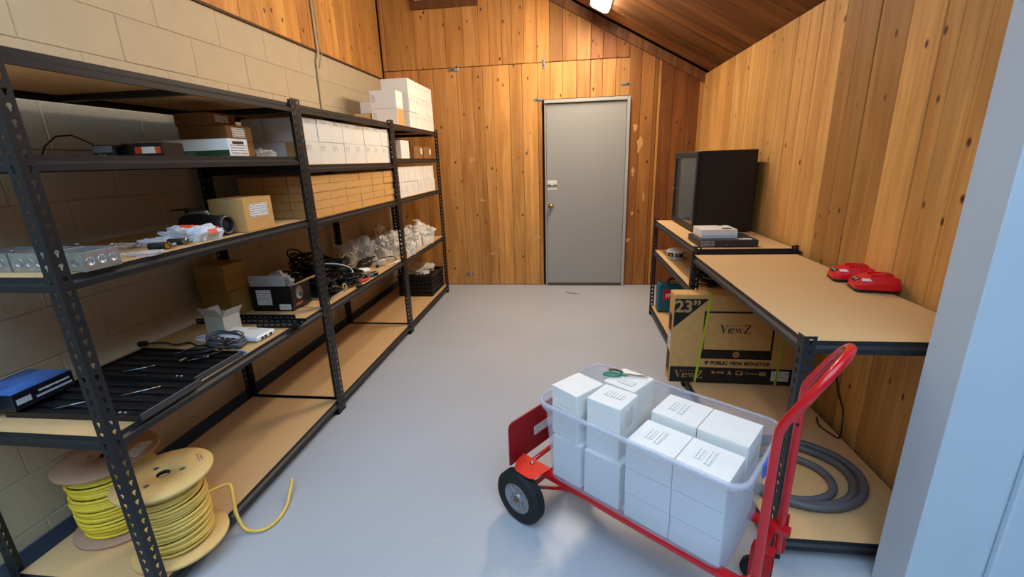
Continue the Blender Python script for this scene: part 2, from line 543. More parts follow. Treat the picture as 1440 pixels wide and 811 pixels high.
# unseen forecourt, added: three dark walls block low sky and keep daylight steep
M_added_wall = mat('added_wall_dark', (70, 68, 66), rough=0.85, var=0.06, vscale=3)
sw = obj('wall_added_right', MB().box(2.36, 2.50, -3.2, 1.404, 0, 3.6), M_added_wall)
struct(sw, 'added unseen wall right of the viewer, blocking low sky light', 'wall')
yw = obj('wall_added_rear', MB().box(-2.40, 2.50, -3.34, -3.2, 0, ADDED_WALL_H), M_added_wall)
struct(yw, 'added unseen wall behind the viewer, hiding the lower sky', 'wall')
sl_ = obj('wall_added_left', MB().box(-2.40, -2.26, -3.2, YF, 0, 3.6), M_added_wall)
struct(sl_, 'added unseen wall left behind the viewer, blocking low sky light', 'wall')
# base paint along the left wall
bb = obj('baseboard_left', MB().box(XL, XL + 0.006, YF, YB - 0.02, 0.0, 0.108, 0.001), M_base)
struct(bb, 'dark slate painted base strip along the left block wall', 'baseboard')

# door
M_door = mat('grey_door_paint', (150, 150, 148), rough=0.45, var=0.02, vscale=3)
dr = thing('door_1', 'flat grey steel door with brass knob in the back wall', 'door', (0.203, YB - 0.004, 0))
dr['kind'] = 'structure'
DW = 0.445
obj('door_leaf', MB().box(-DW, DW - 0.012, -0.020, 0.0, 0.03, 2.085, 0.003), M_door, dr)
M_dframe = mat('grey_frame_paint', (166, 166, 164), rough=0.42)
obj('door_frame', MB().box(DW - 0.010, DW + 0.022, -0.05, 0, 0, 2.125, 0.003), M_dframe, dr)
obj('door_frame', MB().box(-DW - 0.022, -DW - 0.002, -0.028, 0, 0, 2.088, 0.003), M_door, dr)
obj('door_frame', MB().box(-DW - 0.022, DW - 0.0105, -0.05, 0, 2.090, 2.125, 0.003), M_dframe, dr)
obj('threshold', MB().box(-DW, DW, -0.03, 0.0, 0.0, 0.028, 0.004), mat('dark_threshold', (60, 52, 46), rough=0.6), dr)
M_brass = mat('brass', (214, 172, 84), rough=0.2, metal=1.0)
kb = obj('door_knob', MB().lathe([(0.033, 0), (0.033, 0.004), (0.014, 0.008), (0.012, 0.028), (0.022, 0.036), (0.028, 0.048), (0.026, 0.060), (0.014, 0.068)], 20, Matrix.Rotation(R(90), 4, 'X')), M_brass, dr, (-0.425 + .025, -0.020, 0.965))
lp = obj('latch_plate', MB().box(-0.055, 0.055, -0.004, 0, -0.055, 0.055, 0.002), mat('white_enamel_plate', (224, 222, 214), rough=0.35), dr, (-0.385, -0.020, 1.205))
obj('latch_bolt', MB().tube([(-0.06, -0.012, 0.0), (0.06, -0.012, 0.0)], 0.007, 8).box(-0.035, -0.02, -0.02, -0.004, -0.02, 0.02, 0.002).box(0.02, 0.035, -0.02, -0.004, -0.02, 0.02, 0.002), M_steel, lp)

# conduit on the left wall
cd = tag(obj('conduit', MB().tube([(XL + 0.014, 3.90, 4.0), (XL + 0.014, 3.90, 2.44), (XL + 0.022, 3.885, 2.40), (XL + 0.012, 3.86, 2.34), (XL + 0.012, 3.845, 1.9), (XL + 0.012, 3.845, 1.3)], 0.011, 10), M_conduit), 'thin beige electrical conduit running down the left wall', 'conduit')
# second thin wire next to it
tag(obj('wire', MB().tube([(XL + 0.008, 3.97, 3.9), (XL + 0.008, 3.95, 2.9), (XL + 0.008, 3.95, 2.5), (XL + 0.02, 3.955, 2.43), (XL + 0.008, 3.94, 2.36), (XL + 0.008, 3.90, 2.30)], 0.004, 6), M_conduit), 'thin loose wire beside the conduit on the left wall', 'wire')

# ceiling lights
M_fix = mat('white_fixture', (235, 233, 226), rough=0.4)
def ceiling_light(xc, yc, ln, label, power):
    M_lens = mat('light_lens_' + power, (255, 250, 240), rough=0.4, emit=LAMP_COLOR, estr=LAMP_STRENGTH[power])
    zx = Vector((math.cos(sl), 0, -math.sin(sl)))
    nx = Vector((math.sin(sl), 0, math.cos(sl)))
    yy = Vector((0, 1, 0))
    t = thing('ceiling_light', label, 'light')
    o = t
    z = ceil_z(xc)
    o.matrix_world = Matrix(((zx.x, yy.x, nx.x, xc), (zx.y, yy.y, nx.y, yc), (zx.z, yy.z, nx.z, z), (0, 0, 0, 1)))
    obj('housing', MB().box(-0.10, 0.10, -ln / 2, ln / 2, -0.022, -0.001, 0.003), M_fix, t)
    obj('lens', MB().prism([(-0.092, -0.0225), (0.092, -0.0225), (0.085, -0.052), (0.06, -0.064), (-0.06, -0.064), (-0.085, -0.052)], -ln / 2 + 0.012, ln / 2 - 0.012, axis='y'), M_lens, t)
    for s in (-1, 1):
        y = s * (ln / 2 - 0.006)
        obj('end_cap', MB().prism([(-0.099, -0.0225), (0.099, -0.0225), (0.092, -0.056), (0.065, -0.069), (-0.065, -0.069), (-0.092, -0.056)], y - 0.006, y + 0.006, axis='y'), M_fix, t)
    return t
ceiling_light(0.315, 4.30, 1.22, 'white wraparound ceiling light at the top of the frame near the back wall', 'far')
ceiling_light(-0.40, 2.90, 1.22, 'white wraparound ceiling light high over the left racks, out of frame', 'left')
# ================================================================== RACKS
M_black = mat('black_powder_coat', (29, 30, 33), rough=0.42, spec=0.45)
M_board = mat('particle_board', (204, 166, 118), rough=0.62, var=0.07, vscale=160, spec=0.25)
PITCH = 0.0381
def post_mesh(H):
    mb = MB()
    n = int(round(H / PITCH))
    p = H / n
    fl, t = 0.040, 0.0022
    hole = [(-.0025, -.010), (.0025, -.010), (.004, -.001), (.0075, .004), (.0045, .010), (-.0045, .010), (-.0075, .004), (-.004, -.001)]
    outer = lambda w0, w1, z0, z1: [((w0 * .6 + w1 * .4), z0), ((w0 * .4 + w1 * .6), z0), (w1, z0 * .5 + z1 * .5 - .004), (w1, z1), ((w0 + w1) / 2 + .004, z1), ((w0 + w1) / 2 - .004, z1), (w0, z1), (w0, z0 * .5 + z1 * .5 - .004)]
    for side in (0, 1):
        for i in range(n):
            z0, z1 = i * p, (i + 1) * p
            zc = (z0 + z1) / 2
            w0, w1 = 0.0, fl
            oc = [(w0, z0), (w1, z0), (w1, zc), (w1, z1), (w0, z1), (w0, zc)]
            hc = [(0.022 + a, zc + b) for a, b in hole]
            V = []
            for d in (0.0, t):
                for a, b in oc + hc:
                    V.append((a, d, b) if side == 0 else (d, a, b))
            k = 14
            F = []
            ring = [(0, 6, 7, 1), (1, 7, 8), (1, 8, 9, 2), (2, 9, 3), (3, 9, 10), (3, 10, 11, 4), (4, 11, 12), (4, 12, 5), (5, 12, 13, 0), (0, 13, 6)]
            for r in ring:
                F.append(r)
                F.append(tuple(x + k for x in reversed(r)))
            for j in range(8):
                a, b = 6 + j, 6 + (j + 1) % 8
                F.append((a, b, b + k, a + k))
            F.append((1, 2, 2 + k, 1 + k)); F.append((2, 3, 3 + k, 2 + k))
            mb.add(V, F)
    # top closing edge
    mb.box(0, fl, 0, t, H - .0003, H + .0005).box(0, t, 0, fl, H - .0003, H + .0005)
    return mb
def beam_mesh(Ln):
    # outward is +x, length along y, top at z = 0
    prof = [(-0.012, 0.0), (-0.010, 0.0), (-0.010, -0.016), (0.0, -0.025), (0.0, -0.043), (-0.012, -0.043), (-0.012, -0.041), (-0.002, -0.041), (-0.002, -0.026), (-0.012, -0.017)]
    mb = MB()
    n = len(prof)
    v = [(a, -Ln / 2, b) for a, b in prof] + [(a, Ln / 2, b) for a, b in prof]
    f = [(i, (i + 1) % n, n + (i + 1) % n, n + i) for i in range(n)] + [tuple(range(n)), tuple(range(2 * n - 1, n - 1, -1))]
    mb.add(v, f)
    return mb
def rack(label, loc, rz, W, D, H, levels, supports=True):
    """front along local +x; y runs along the unit; levels are the beam tops"""
    t = thing('shelving_unit', label, 'shelf', loc, rz, 'black boltless racks')
    me = cached(('post', round(H, 3)), lambda: post_mesh(H))
    for (x, y, a) in ((-D, 0, 0), (0, 0, 90), (0, W, 180), (-D, W, 270)):
        o = link('post', me, M_black, t, (x, y, 0.004), (0, 0, R(a)))
        sx, sy = (1 if x < 0 else -1), (1 if y == 0 else -1)
        fm = MB().box(min(0, sx * .044) - (.002 if sx > 0 else -.002), max(0, sx * .044) + (.002 if sx < 0 else -.002), min(0, sy * .044), max(0, sy * .044), 0, 0.0035)
        obj('foot', fm, M_black, t, (x, y, 0))
    lb = cached(('long_beam', W), lambda: beam_mesh(W - 0.006))
    sb = cached(('short_beam', D), lambda: beam_mesh(D - 0.03))
    bd = cached(('shelf_board', W, D), lambda: MB().box(-D + 0.013, -0.013, 0.013, W - 0.013, -0.016, -0.001, 0.001))
    cs = cached(('center_support', D), lambda: MB().box(-D + 0.013, -0.013, -0.015, 0.015, -0.040, -0.0165, 0.002))
    for z in levels:
        link('beam', lb, M_black, t, (-0.0025, W / 2, z))
        link('beam', lb, M_black, t, (-D + 0.0025, W / 2, z), (0, 0, math.pi))
        link('beam', sb, M_black, t, (-D / 2, 0.0028, z), (0, 0, R(-90)))
        link('beam', sb, M_black, t, (-D / 2, W - 0.0028, z), (0, 0, R(90)))
        link('shelf_board', bd, M_board, t, (0, 0, z))
        if supports:
            link('center_support', cs, M_black, t, (0, W / 2, z))
    return t
XF = -1.42       # front plane of the left racks
DEP = 0.61
U = [(1.035, 1.308), (2.347, 1.328), (3.679, 1.330)]
S1, S2, S3, S4, S5 = 0.088, 0.700, 1.222, 1.555, 1.822
LEV = [[S1, S2, S3, 1.555, S5], [S1, 0.690, 1.212, 1.512, S5], [S1, 0.680, 1.212, 1.545, S5]]
rack('tall black rack nearest the viewer on the left, wire spools at its foot', (XF, U[0][0], 0), 0, U[0][1], DEP, 1.84, LEV[0])
rack('middle tall black rack on the left, white cartons on its upper shelf', (XF, U[1][0], 0), 0, U[1][1], DEP, 1.84, LEV[1])
rack('tall black rack in the far left corner by the back wall', (XF, U[2][0], 0), 0, U[2][1], DEP, 1.84, LEV[2])
# low bench racks on the right: front faces -x
TN, TF = 0.897, 0.921
rack('low black bench rack nearest on the right with red chargers on top', (0.77, 2.845, 0), math.pi, 1.395, 0.63, 0.912, [0.088, TN])
rack('low black bench rack at the far right under the black cabinet', (0.80, 4.275, 0), math.pi, 1.40, 0.61, 0.936, [0.088, 0.645, TF])
# ================================================================== CARTONS
def print_mat(name, paper, ink, line=0.0105, fill=0.32, rough=0.6, word=120.0):
    """flat print: broken rows of ink on paper, rows stacked along local z and along local y"""
    m = bpy.data.materials.new(name)
    m.use_nodes = True
    nt = m.node_tree
    b = nt.nodes['Principled BSDF']
    b.inputs['Roughness'].default_value = rough
    tc = nd(nt, 'ShaderNodeTexCoord')
    sp = nd(nt, 'ShaderNodeSeparateXYZ')
    nt.links.new(tc.outputs['Object'], sp.inputs[0])
    md = nd(nt, 'ShaderNodeMath', operation='PINGPONG')
    nt.links.new(sp.outputs['Z'], md.inputs[0])
    md.inputs[1].default_value = line / 2
    gt = nd(nt, 'ShaderNodeMath', operation='GREATER_THAN')
    nt.links.new(md.outputs[0], gt.inputs[0])
    gt.inputs[1].default_value = line / 2 * (1 - fill)
    fl = nd(nt, 'ShaderNodeMath', operation='SNAP')
    nt.links.new(sp.outputs['Z'], fl.inputs[0])
    fl.inputs[1].default_value = line
    cb = nd(nt, 'ShaderNodeCombineXYZ')
    nt.links.new(sp.outputs['X'], cb.inputs['X'])
    nt.links.new(sp.outputs['Y'], cb.inputs['Y'])
    m2 = nd(nt, 'ShaderNodeMath', operation='MULTIPLY')
    nt.links.new(fl.outputs[0], m2.inputs[0])
    m2.inputs[1].default_value = 31.0
    nt.links.new(m2.outputs[0], cb.inputs['Z'])
    no = nd(nt, 'ShaderNodeTexNoise')
    no.inputs['Scale'].default_value = word
    no.inputs['Detail'].default_value = 1
    nt.links.new(cb.outputs[0], no.inputs['Vector'])
    g2 = nd(nt, 'ShaderNodeMath', operation='GREATER_THAN')
    nt.links.new(no.outputs['Fac'], g2.inputs[0])
    g2.inputs[1].default_value = 0.44
    an = nd(nt, 'ShaderNodeMath', operation='MULTIPLY')
    nt.links.new(gt.outputs[0], an.inputs[0])
    nt.links.new(g2.outputs[0], an.inputs[1])
    mx = nd(nt, 'ShaderNodeMix', data_type='RGBA')
    nt.links.new(an.outputs[0], mx.inputs['Factor'])
    mx.inputs['A'].default_value = lin(*paper)
    mx.inputs['B'].default_value = lin(*ink)
    nt.links.new(mx.outputs['Result'], b.inputs['Base Color'])
    MATS[name] = m
    return m
M_wc = mat('white_cardboard', (230, 228, 223), rough=0.55, var=0.02, vscale=12, spec=0.3)
M_kraft = mat('kraft_cardboard', (208, 162, 100), rough=0.7, var=0.06, vscale=30, spec=0.2)
M_kraft2 = mat('dark_kraft_cardboard', (140, 102, 62), rough=0.7, var=0.06, vscale=30, spec=0.2)
M_yel = mat('yellow_kraft_cardboard', (160, 122, 62), rough=0.7, var=0.06, vscale=30, spec=0.2)
M_tape = mat('clear_tape', (196, 164, 116), rough=0.25)
M_label = print_mat('label_print', (228, 228, 226), (124, 124, 126))
M_wprint = print_mat('carton_print', (228, 226, 221), (130, 128, 124), line=0.008, fill=0.35, word=90)
M_wprint2 = print_mat('carton_print_fine', (228, 226, 221), (140, 150, 152), line=0.012, fill=0.22, word=170)

def decal(parent, name, face, dims, u0, u1, v0, v1, m, off=0.0008):
    """thin printed patch on a face of a box of size dims standing on z = 0; u across, v up, in fractions"""
    w, d, h = dims
    t = 0.0006
    if face in ('+x', '-x'):
        s = 1 if face == '+x' else -1
        x = s * (w / 2 + off)
        a = (x, (u0 + u1 - 1) / 2 * d, (v0 + v1) / 2 * h)
        mb = MB().box(-t, t, -(u1 - u0) / 2 * d, (u1 - u0) / 2 * d, -(v1 - v0) / 2 * h, (v1 - v0) / 2 * h)
        rot = (0, 0, 0)
    elif face in ('+y', '-y'):
        s = 1 if face == '+y' else -1
        a = ((u0 + u1 - 1) / 2 * w, s * (d / 2 + off), (v0 + v1) / 2 * h)
        mb = MB().box(-(u1 - u0) / 2 * w, (u1 - u0) / 2 * w, -t, t, -(v1 - v0) / 2 * h, (v1 - v0) / 2 * h)
        rot = (0, 0, 0)
    else:
        a = ((u0 + u1 - 1) / 2 * w, (v0 + v1 - 1) / 2 * d, h + off + 0.0016)
        mb = MB().box(-(u1 - u0) / 2 * w, (u1 - u0) / 2 * w, -t, t, -(v1 - v0) / 2 * d, (v1 - v0) / 2 * d)
        rot = (R(90), 0, R(90))
        mb = MB().box(-(v1 - v0) / 2 * d, (v1 - v0) / 2 * d, -t, t, -(u1 - u0) / 2 * w, (u1 - u0) / 2 * w)
    return obj(name, mb, m, parent, a, rot)

def carton(name, label, loc, w, d, h, m, group=None, rz=0.0, seam='x', tape=None, decals=(), cat='box', lid=False, c=0.0022):
    """closed box standing at loc (centre of its base): body, two top flaps meeting at a seam, optional tape and prints"""
    t = thing(name, label, cat, loc, rz, group)
    bm = cached(('carton_body', round(w, 4), round(d, 4), round(h, 4), m.name), lambda: MB().box(-w / 2, w / 2, -d / 2, d / 2, 0, h - 0.0016, c))
    link('body', bm, m, t)
    if lid:
        lm = cached(('carton_lid', round(w, 4), round(d, 4), round(h, 4), m.name), lambda: MB().box(-w / 2, w / 2, -d / 2, d / 2, -0.0014, 0.0006, 0.0005).box(-w / 2 + .004, w / 2 - .004, d / 2 - .0002, d / 2 + .0012, -0.02, 0))
        link('lid_flap', lm, m, t, (0, 0, h))
    else:
        if seam == 'x':
            fm = cached(('carton_flap_x', round(w, 4), round(d, 4), m.name), lambda: MB().box(-w / 2 + .0006, w / 2 - .0006, 0.0007, d / 2 - .0006, -0.0014, 0.0006, 0.0004))
        else:
            fm = cached(('carton_flap_y', round(w, 4), round(d, 4), m.name), lambda: MB().box(0.0007, w / 2 - .0006, -d / 2 + .0006, d / 2 - .0006, -0.0014, 0.0006, 0.0004))
        link('flap', fm, m, t, (0, 0, h))
        link('flap', fm, m, t, (0, 0, h), (0, 0, math.pi))
    if tape:
        tw = 0.024
        if seam == 'x':
            mb = MB().box(-w / 2 - .001, w / 2 + .001, -tw, tw, h + .0007, h + .0012).box(w / 2 + .0002, w / 2 + .001, -tw, tw, h - .04, h + .0012).box(-w / 2 - .001, -w / 2 - .0002, -tw, tw, h - .04, h + .0012)
        else:
            mb = MB().box(-tw, tw, -d / 2 - .001, d / 2 + .001, h + .0007, h + .0012).box(-tw, tw, d / 2 + .0002, d / 2 + .001, h - .04, h + .0012).box(-tw, tw, -d / 2 - .001, -d / 2 - .0002, h - .04, h + .0012)
        obj('tape', mb, M_tape, t)
    for dc in decals:
        nm, face, u0, u1, v0, v1, dm = dc
        decal(t, nm, face, (w, d, h), u0, u1, v0, v1, dm)
    return t

ORD = ['first', 'second', 'third', 'fourth', 'fifth', 'sixth', 'seventh', 'eighth', 'ninth']
XB = XF - 0.028     # front line of the goods
# ---- middle rack, upper shelf: two rows of white cartons
L4 = LEV[1][3]
for r in range(2):
    for i in range(8):
        lab = 'white carton in the %s row on the middle rack, %s from the near post' % (('lower', 'upper')[r], ORD[i])
        h = 0.1265
        dcs = [('print', '+x', .12, .40, .58, .88, M_wprint)] if r == 0 else [('print', '+x', .30, .62, .80, .95, M_wprint)]
        if i == 0 and r == 0:
            dcs.append(('kraft_side', '-y', .02, .98, .02, .98, M_kraft))
        carton('white_carton', lab, (XB - 0.06 + random.uniform(-.004, .002), 2.425 + .0775 + i * 0.1535, L4 + r * (h + .0006)), 0.118, 0.151, h, M_wc, 'white cartons on the middle rack', seam='y', decals=dcs)
for r in range(2):
    for k in range(2):
        carton('white_carton', 'white carton in the %s row of the middle rack, %s behind the front one' % (('lower', 'upper')[r], ('just', 'second')[k]), (XB - 0.06 - 0.122 * (k + 1), 2.425 + .0775, L4 + r * 0.1271), 0.118, 0.151, 0.1265, M_wc, 'white cartons on the middle rack', seam='y')
# ---- middle rack, third shelf: flat kraft boxes stacked five high
L3 = LEV[1][2]
for r in range(5):
    for i in range(6):
        if r == 4 and i > 2 and False:
            continue
        lab = 'flat kraft box on the middle rack, %s row up, %s from the near post' % (ORD[r], ORD[i])
        carton('kraft_box', lab, (XB - 0.075 + random.uniform(-.006, .003), 2.43 + .102 + i * 0.2055, L3 + r * 0.0478), 0.150, 0.200 + random.choice((0, .002, .003)), 0.0472, M_kraft, 'flat kraft boxes on the middle rack', seam='y', lid=True)
    for k in range(2):
        lab = 'flat kraft box on the middle rack, %s row up, %s behind the front' % (ORD[r], ('one', 'two')[k])
        carton('kraft_box', lab, (XB - 0.075 - 0.155 * (k + 1), 2.43 + .102, L3 + r * 0.0478), 0.150, 0.200, 0.0472, M_kraft, 'flat kraft boxes on the middle rack', lid=True)
# ---- far rack, top: big white cartons
for r in range(3):
    for i in range(4):
        lab = 'large white carton atop the far rack, %s row up, %s column along' % (ORD[r], ORD[i])
        carton('white_carton', lab, (XB - 0.13 + random.uniform(-.005, .003), 4.235 + .0925 + i * 0.186, S5 + 0.0006 + r * 0.1415), 0.255, 0.183, 0.1405, M_wc, 'large white cartons on top of the far rack', seam='y',
               decals=[('print', '+x', .15, .40, .62, .82, M_wprint), ('print', '+x', .70, .86, .62, .80, M_wprint)] + ([('kraft_flap', '-y', .0, .13, .0, 1.0, M_kraft)] if i == 0 and r < 2 else []))
for r in range(2):
    carton('white_carton', '%s of the two white cartons standing before the big stack on top of the racks' % ('lower', 'upper')[r], (XB - 0.145, 4.06, S5 + 0.0006 + r * 0.146), 0.235, 0.16, 0.145, M_wc, 'white cartons before the big stack', seam='x',
           decals=[('kraft_flap', '+x', .02, .98, .02, .98, M_kraft if r == 0 else M_wc), ('print', '-y', .05, .2, .35, .75, M_wprint)])
carton('kraft_box', 'small kraft box on top of the racks beside the white cartons', (XB - 0.36, 4.08, S5 + 0.0006), 0.15, 0.15, 0.115, M_kraft, seam='y', tape=True)
carton('white_carton', 'small white box at the wall on top of the far rack', (XB - 0.46, 4.42, S5 + 0.0006), 0.11, 0.2, 0.25, M_wc, seam='y')
carton('flat_carton', 'thin white carton lying flat on top at the wall behind the cartons', (XB - 0.50, 3.85, S5 + 0.0006), 0.10, 0.16, 0.03, M_wc, seam='y')
# ---- far rack, fourth shelf
L34 = LEV[2][3]
carton('white_carton', 'single white carton on the far rack beside two labelled brown boxes', (XB - 0.09, 4.03, L34), 0.17, 0.21, 0.155, M_wc, seam='y')
for i, (y, d, h) in enumerate(((4.40, 0.26, 0.115), (4.69, 0.25, 0.115))):
    carton('brown_box', '%s of two brown labelled boxes on the far rack upper shelf' % ('nearer', 'farther')[i], (XB - 0.10, y, L34), 0.19, d, h, M_kraft2, 'brown labelled boxes', seam='y', tape=True, decals=[('label', '+x', .72, .95, .35, .85, M_label)])
carton('brown_box', 'dark brown box behind the two labelled brown boxes', (XB - 0.32, 4.60, L34), 0.20, 0.36, 0.19, M_kraft2, seam='y', tape=True)
# ---- far rack, third shelf: wrapped white cartons
L33 = LEV[2][2]
for r in range(2):
    for i in range(6):
        lab = 'white carton in plastic on the far rack third shelf, %s row, %s along' % (('lower', 'upper')[r], ORD[i])
        carton('white_carton', lab, (XB - 0.09 + random.uniform(-.004, .004), 3.835 + i * 0.186, L33 + r * 0.1305), 0.17, 0.183, 0.130, M_wc, 'white cartons in plastic on the far rack', seam='y', decals=[('print', '+x', .2, .32, .3, .8, M_wprint), ('plastic_fold', '+x', .44, .50, .0, 1.0, mat('white_plastic_film', (235, 232, 226), rough=0.2))] if r == 0 else [('plastic_fold', '+x', .60, .68, .0, 1.0, MATS.get('white_plastic_film') or M_wc)])

# ---- near rack, fourth shelf
L14 = LEV[0][3]
t = carton('long_carton', 'long white box with green stripe and end label on the near rack', (-1.632, 1.868, L14 + 0.0004), 0.40, 0.13, 0.072, M_wc, rz=R(3), seam='x', decals=[
    ('green_stripe', '-y', .0, 1.0, .02, .36, mat('dark_green_print', (34, 66, 44), rough=0.5)), ('end_label', '+x', .10, .92, .14, .66, M_label), ('black_bar', '+x', .22, .78, .70, .86, mat('black_ink', (24, 24, 26), rough=0.5)), ('brand_print', '-y', .3, .62, .12, .26, print_mat('green_print', (34, 66, 44), (190, 200, 190), line=0.014, fill=.6))])
tb_ = thing('black_device', 'small black electronic box with orange and white label on the near rack', 'device', (-1.575, 1.60, L14))
M_blkp = mat('black_plastic', (22, 22, 24), rough=0.35)
M_blkm = mat('black_matte', (18, 18, 19), rough=0.7)
obj('body', MB().box(-.085, .085, -.05, .05, 0, .05, .004), M_blkp, tb_)
obj('white_label', MB().box(.0, .055, -.0512, -.0502, .013, .036), mat('label_white', (230, 226, 220), rough=.5), tb_)
obj('orange_label', MB().box(-.028, -.002, -.0512, -.0502, .013, .036), mat('label_orange', (214, 74, 34), rough=.5), tb_)
obj('orange_label', MB().box(.057, .078, -.0512, -.0502, .013, .036), MATS['label_orange'], tb_)
tb_ = thing('black_device', 'small black box with glossy grey top left of the orange label', 'device', (-1.70, 1.545, L14), R(8))
obj('body', MB().box(-.042, .042, -.035, .035, 0, .046, .005), M_blkp, tb_)
obj('screen', MB().prism([(-.036, .020), (.036, .020), (.036, .043), (-.036, .043)], -.0365, -.0355, axis='y'), mat('grey_screen', (120, 130, 146), rough=0.15), tb_)
obj('connector', MB().tube([(-.006, -.036, .010), (-.006, -.048, .010)], .004, 8), M_steel, tb_)
obj('connector', MB().tube([(.010, -.036, .010), (.010, -.048, .010)], .004, 8), M_steel, tb_)
tag(obj('cable', MB().tube([(-1.93, 1.48, L14 + .004), (-1.92, 1.50, L14 + .05), (-1.90, 1.53, L14 + .085), (-1.88, 1.57, L14 + .09), (-1.86, 1.62, L14 + .06), (-1.85, 1.66, L14 + .004)], .003, 6), M_blkp), 'thin black cable looping up at the back of the near rack', 'cable')
# three brown boxes
for i, (z, w, x, lb) in enumerate(((0, .245, -1.675, 0), (.072, .245, -1.675, 1), (.144, .18, -1.715, 1))):
    carton('brown_box', ('bottom', 'middle', 'top')[i] + ' brown box of the short stack on the near rack upper shelf', (x, 2.06, L14 + z * 1.0), w, 0.17, 0.0712 if i < 2 else .056, M_kraft2, 'brown boxes stacked on the near rack', seam='x', decals=[('label', '+x', .2, .7, .25, .85, M_label)] if lb else [])
# crumpled clear wrapper next to them
def sheet(name, label, cat, cen, sx, sy, hgt, m, seed, n=22, rz=0.0, parent=None, fold=1.0, group=None, th=0.0):
    """a crumpled bag: a closed, creased lump with flat-ish bottom"""
    from mathutils import noise
    rnd = random.Random(seed)
    offs = Vector((rnd.uniform(-50, 50), rnd.uniform(-50, 50), rnd.uniform(-50, 50)))
    mb = MB()
    nu, nv = n * 2, n
    V = []
    for j in range(nv + 1):
        ph = math.pi * j / nv
        for i in range(nu):
            th_ = 2 * math.pi * i / nu
            d = Vector((math.sin(ph) * math.cos(th_), math.sin(ph) * math.sin(th_), -math.cos(ph)))
            q = d * 1.5 + offs
            a = noise.noise(q) * 0.42 + abs(noise.noise(q * 1.9)) * 0.28 - abs(noise.noise(q * 3.6)) * 0.20 * fold
            k = 0.78 + a
            x, y, z = d.x * sx * k, d.y * sy * k, (d.z * 0.5 + 0.5) * hgt * (0.75 + a * 0.9)
            z = max(z, 0.0) if d.z > -0.3 else 0.0
            V.append((x, y, z))
    F = []
    for j in range(nv):
        for i in range(nu):
            F.append((j * nu + i, j * nu + (i + 1) % nu, (j + 1) * nu + (i + 1) % nu, (j + 1) * nu + i))
    mb.add(V, F)
    o = obj(name, mb, m, parent, cen, (0, 0, rz))
    if parent is None:
        tag(o, label, cat, group)
    return o
def film_mat(name, tint, dens=0.35, rough=0.12):
    m = bpy.data.materials.new(name)
    m.use_nodes = True
    nt = m.node_tree
    b = nt.nodes['Principled BSDF']
    b.inputs['Base Color'].default_value = lin(*tint)
    b.inputs['Roughness'].default_value = rough
    b.inputs['Specular IOR Level'].default_value = 0.8
    b.inputs['Alpha'].default_value = dens
    tc = nd(nt, 'ShaderNodeTexCoord')
    no = nd(nt, 'ShaderNodeTexNoise')
    no.inputs['Scale'].default_value = 18
    no.inputs['Detail'].default_value = 2
    no.inputs['Distortion'].default_value = 1.2
    nt.links.new(tc.outputs['Object'], no.inputs['Vector'])
    bp = nd(nt, 'ShaderNodeBump')
    bp.inputs['Strength'].default_value = 0.9
    bp.inputs['Distance'].default_value = 0.02
    nt.links.new(no.outputs['Fac'], bp.inputs['Height'])
    nt.links.new(bp.outputs['Normal'], b.inputs['Normal'])
    MATS[name] = m
    return m
M_film = film_mat('clear_plastic_film', (225, 224, 220), 0.42)
M_film2 = film_mat('milky_plastic_film', (232, 226, 216), 0.82, .2)
sheet('plastic_wrapper', 'crumpled clear plastic wrapper at the end of the near rack upper shelf', 'wrapper', (-1.52, 2.17, L14), .06, .05, .045, M_film, 3)

# ---- near rack, third shelf
L13 = LEV[0][2]
M_galv = mat('galvanized_sheet', (176, 180, 182), rough=0.34, metal=0.75, var=0.12, vscale=60)
for i in range(3):
    x = -1.476 - i * 0.128
    t = thing('junction_box', 'square galvanized steel junction box on the near rack, %s from the front post' % ORD[i], 'electrical box', (x, 1.168, L13), R((-1, 2, -2)[i]), 'galvanized junction boxes')
    w, d, h, th = .062, .056, .058, .0022
    mb = MB().box(-w, w, -d, d, 0, th).box(-w, w, -d, -d + th, th, h, .0006).box(-w, w, d - th, d, th, h, .0006).box(-w, -w + th, -d + th, d - th, th, h, .0006).box(w - th, w, -d + th, d - th, th, h, .0006)
    obj('shell', mb, M_galv, t)
    for k in (-.034, 0, .034):
        obj('knockout', MB().lathe([(.0135, 0), (.0135, .001), (.0115, .0014), (.0112, .0004), (.001, .0004)], 18, Matrix.Rotation(R(90), 4, 'X')), M_galv, t, (k, -d, .028))
        obj('knockout', MB().lathe([(.0135, 0), (.0135, .001), (.0115, .0014), (.0112, .0004), (.001, .0004)], 18, Matrix.Rotation(R(90), 4, 'Y')), M_galv, t, (w, k, .028))
    for sx, sy in ((1, 1), (-1, -1)):
        obj('screw', MB().lathe([(.0025, 0), (.0025, .008), (.006, .009), (.0055, .013), (.001, .0135)], 10), M_steel, t, (sx * (w - .012), sy * (d - .006), h - .004))
        obj('ear', MB().box(sx * (w - .012) - .008, sx * (w - .012) + .008, sy * (d - .010) - .008, sy * (d - .010) + .008, h - .004, h - .002), M_galv, t)
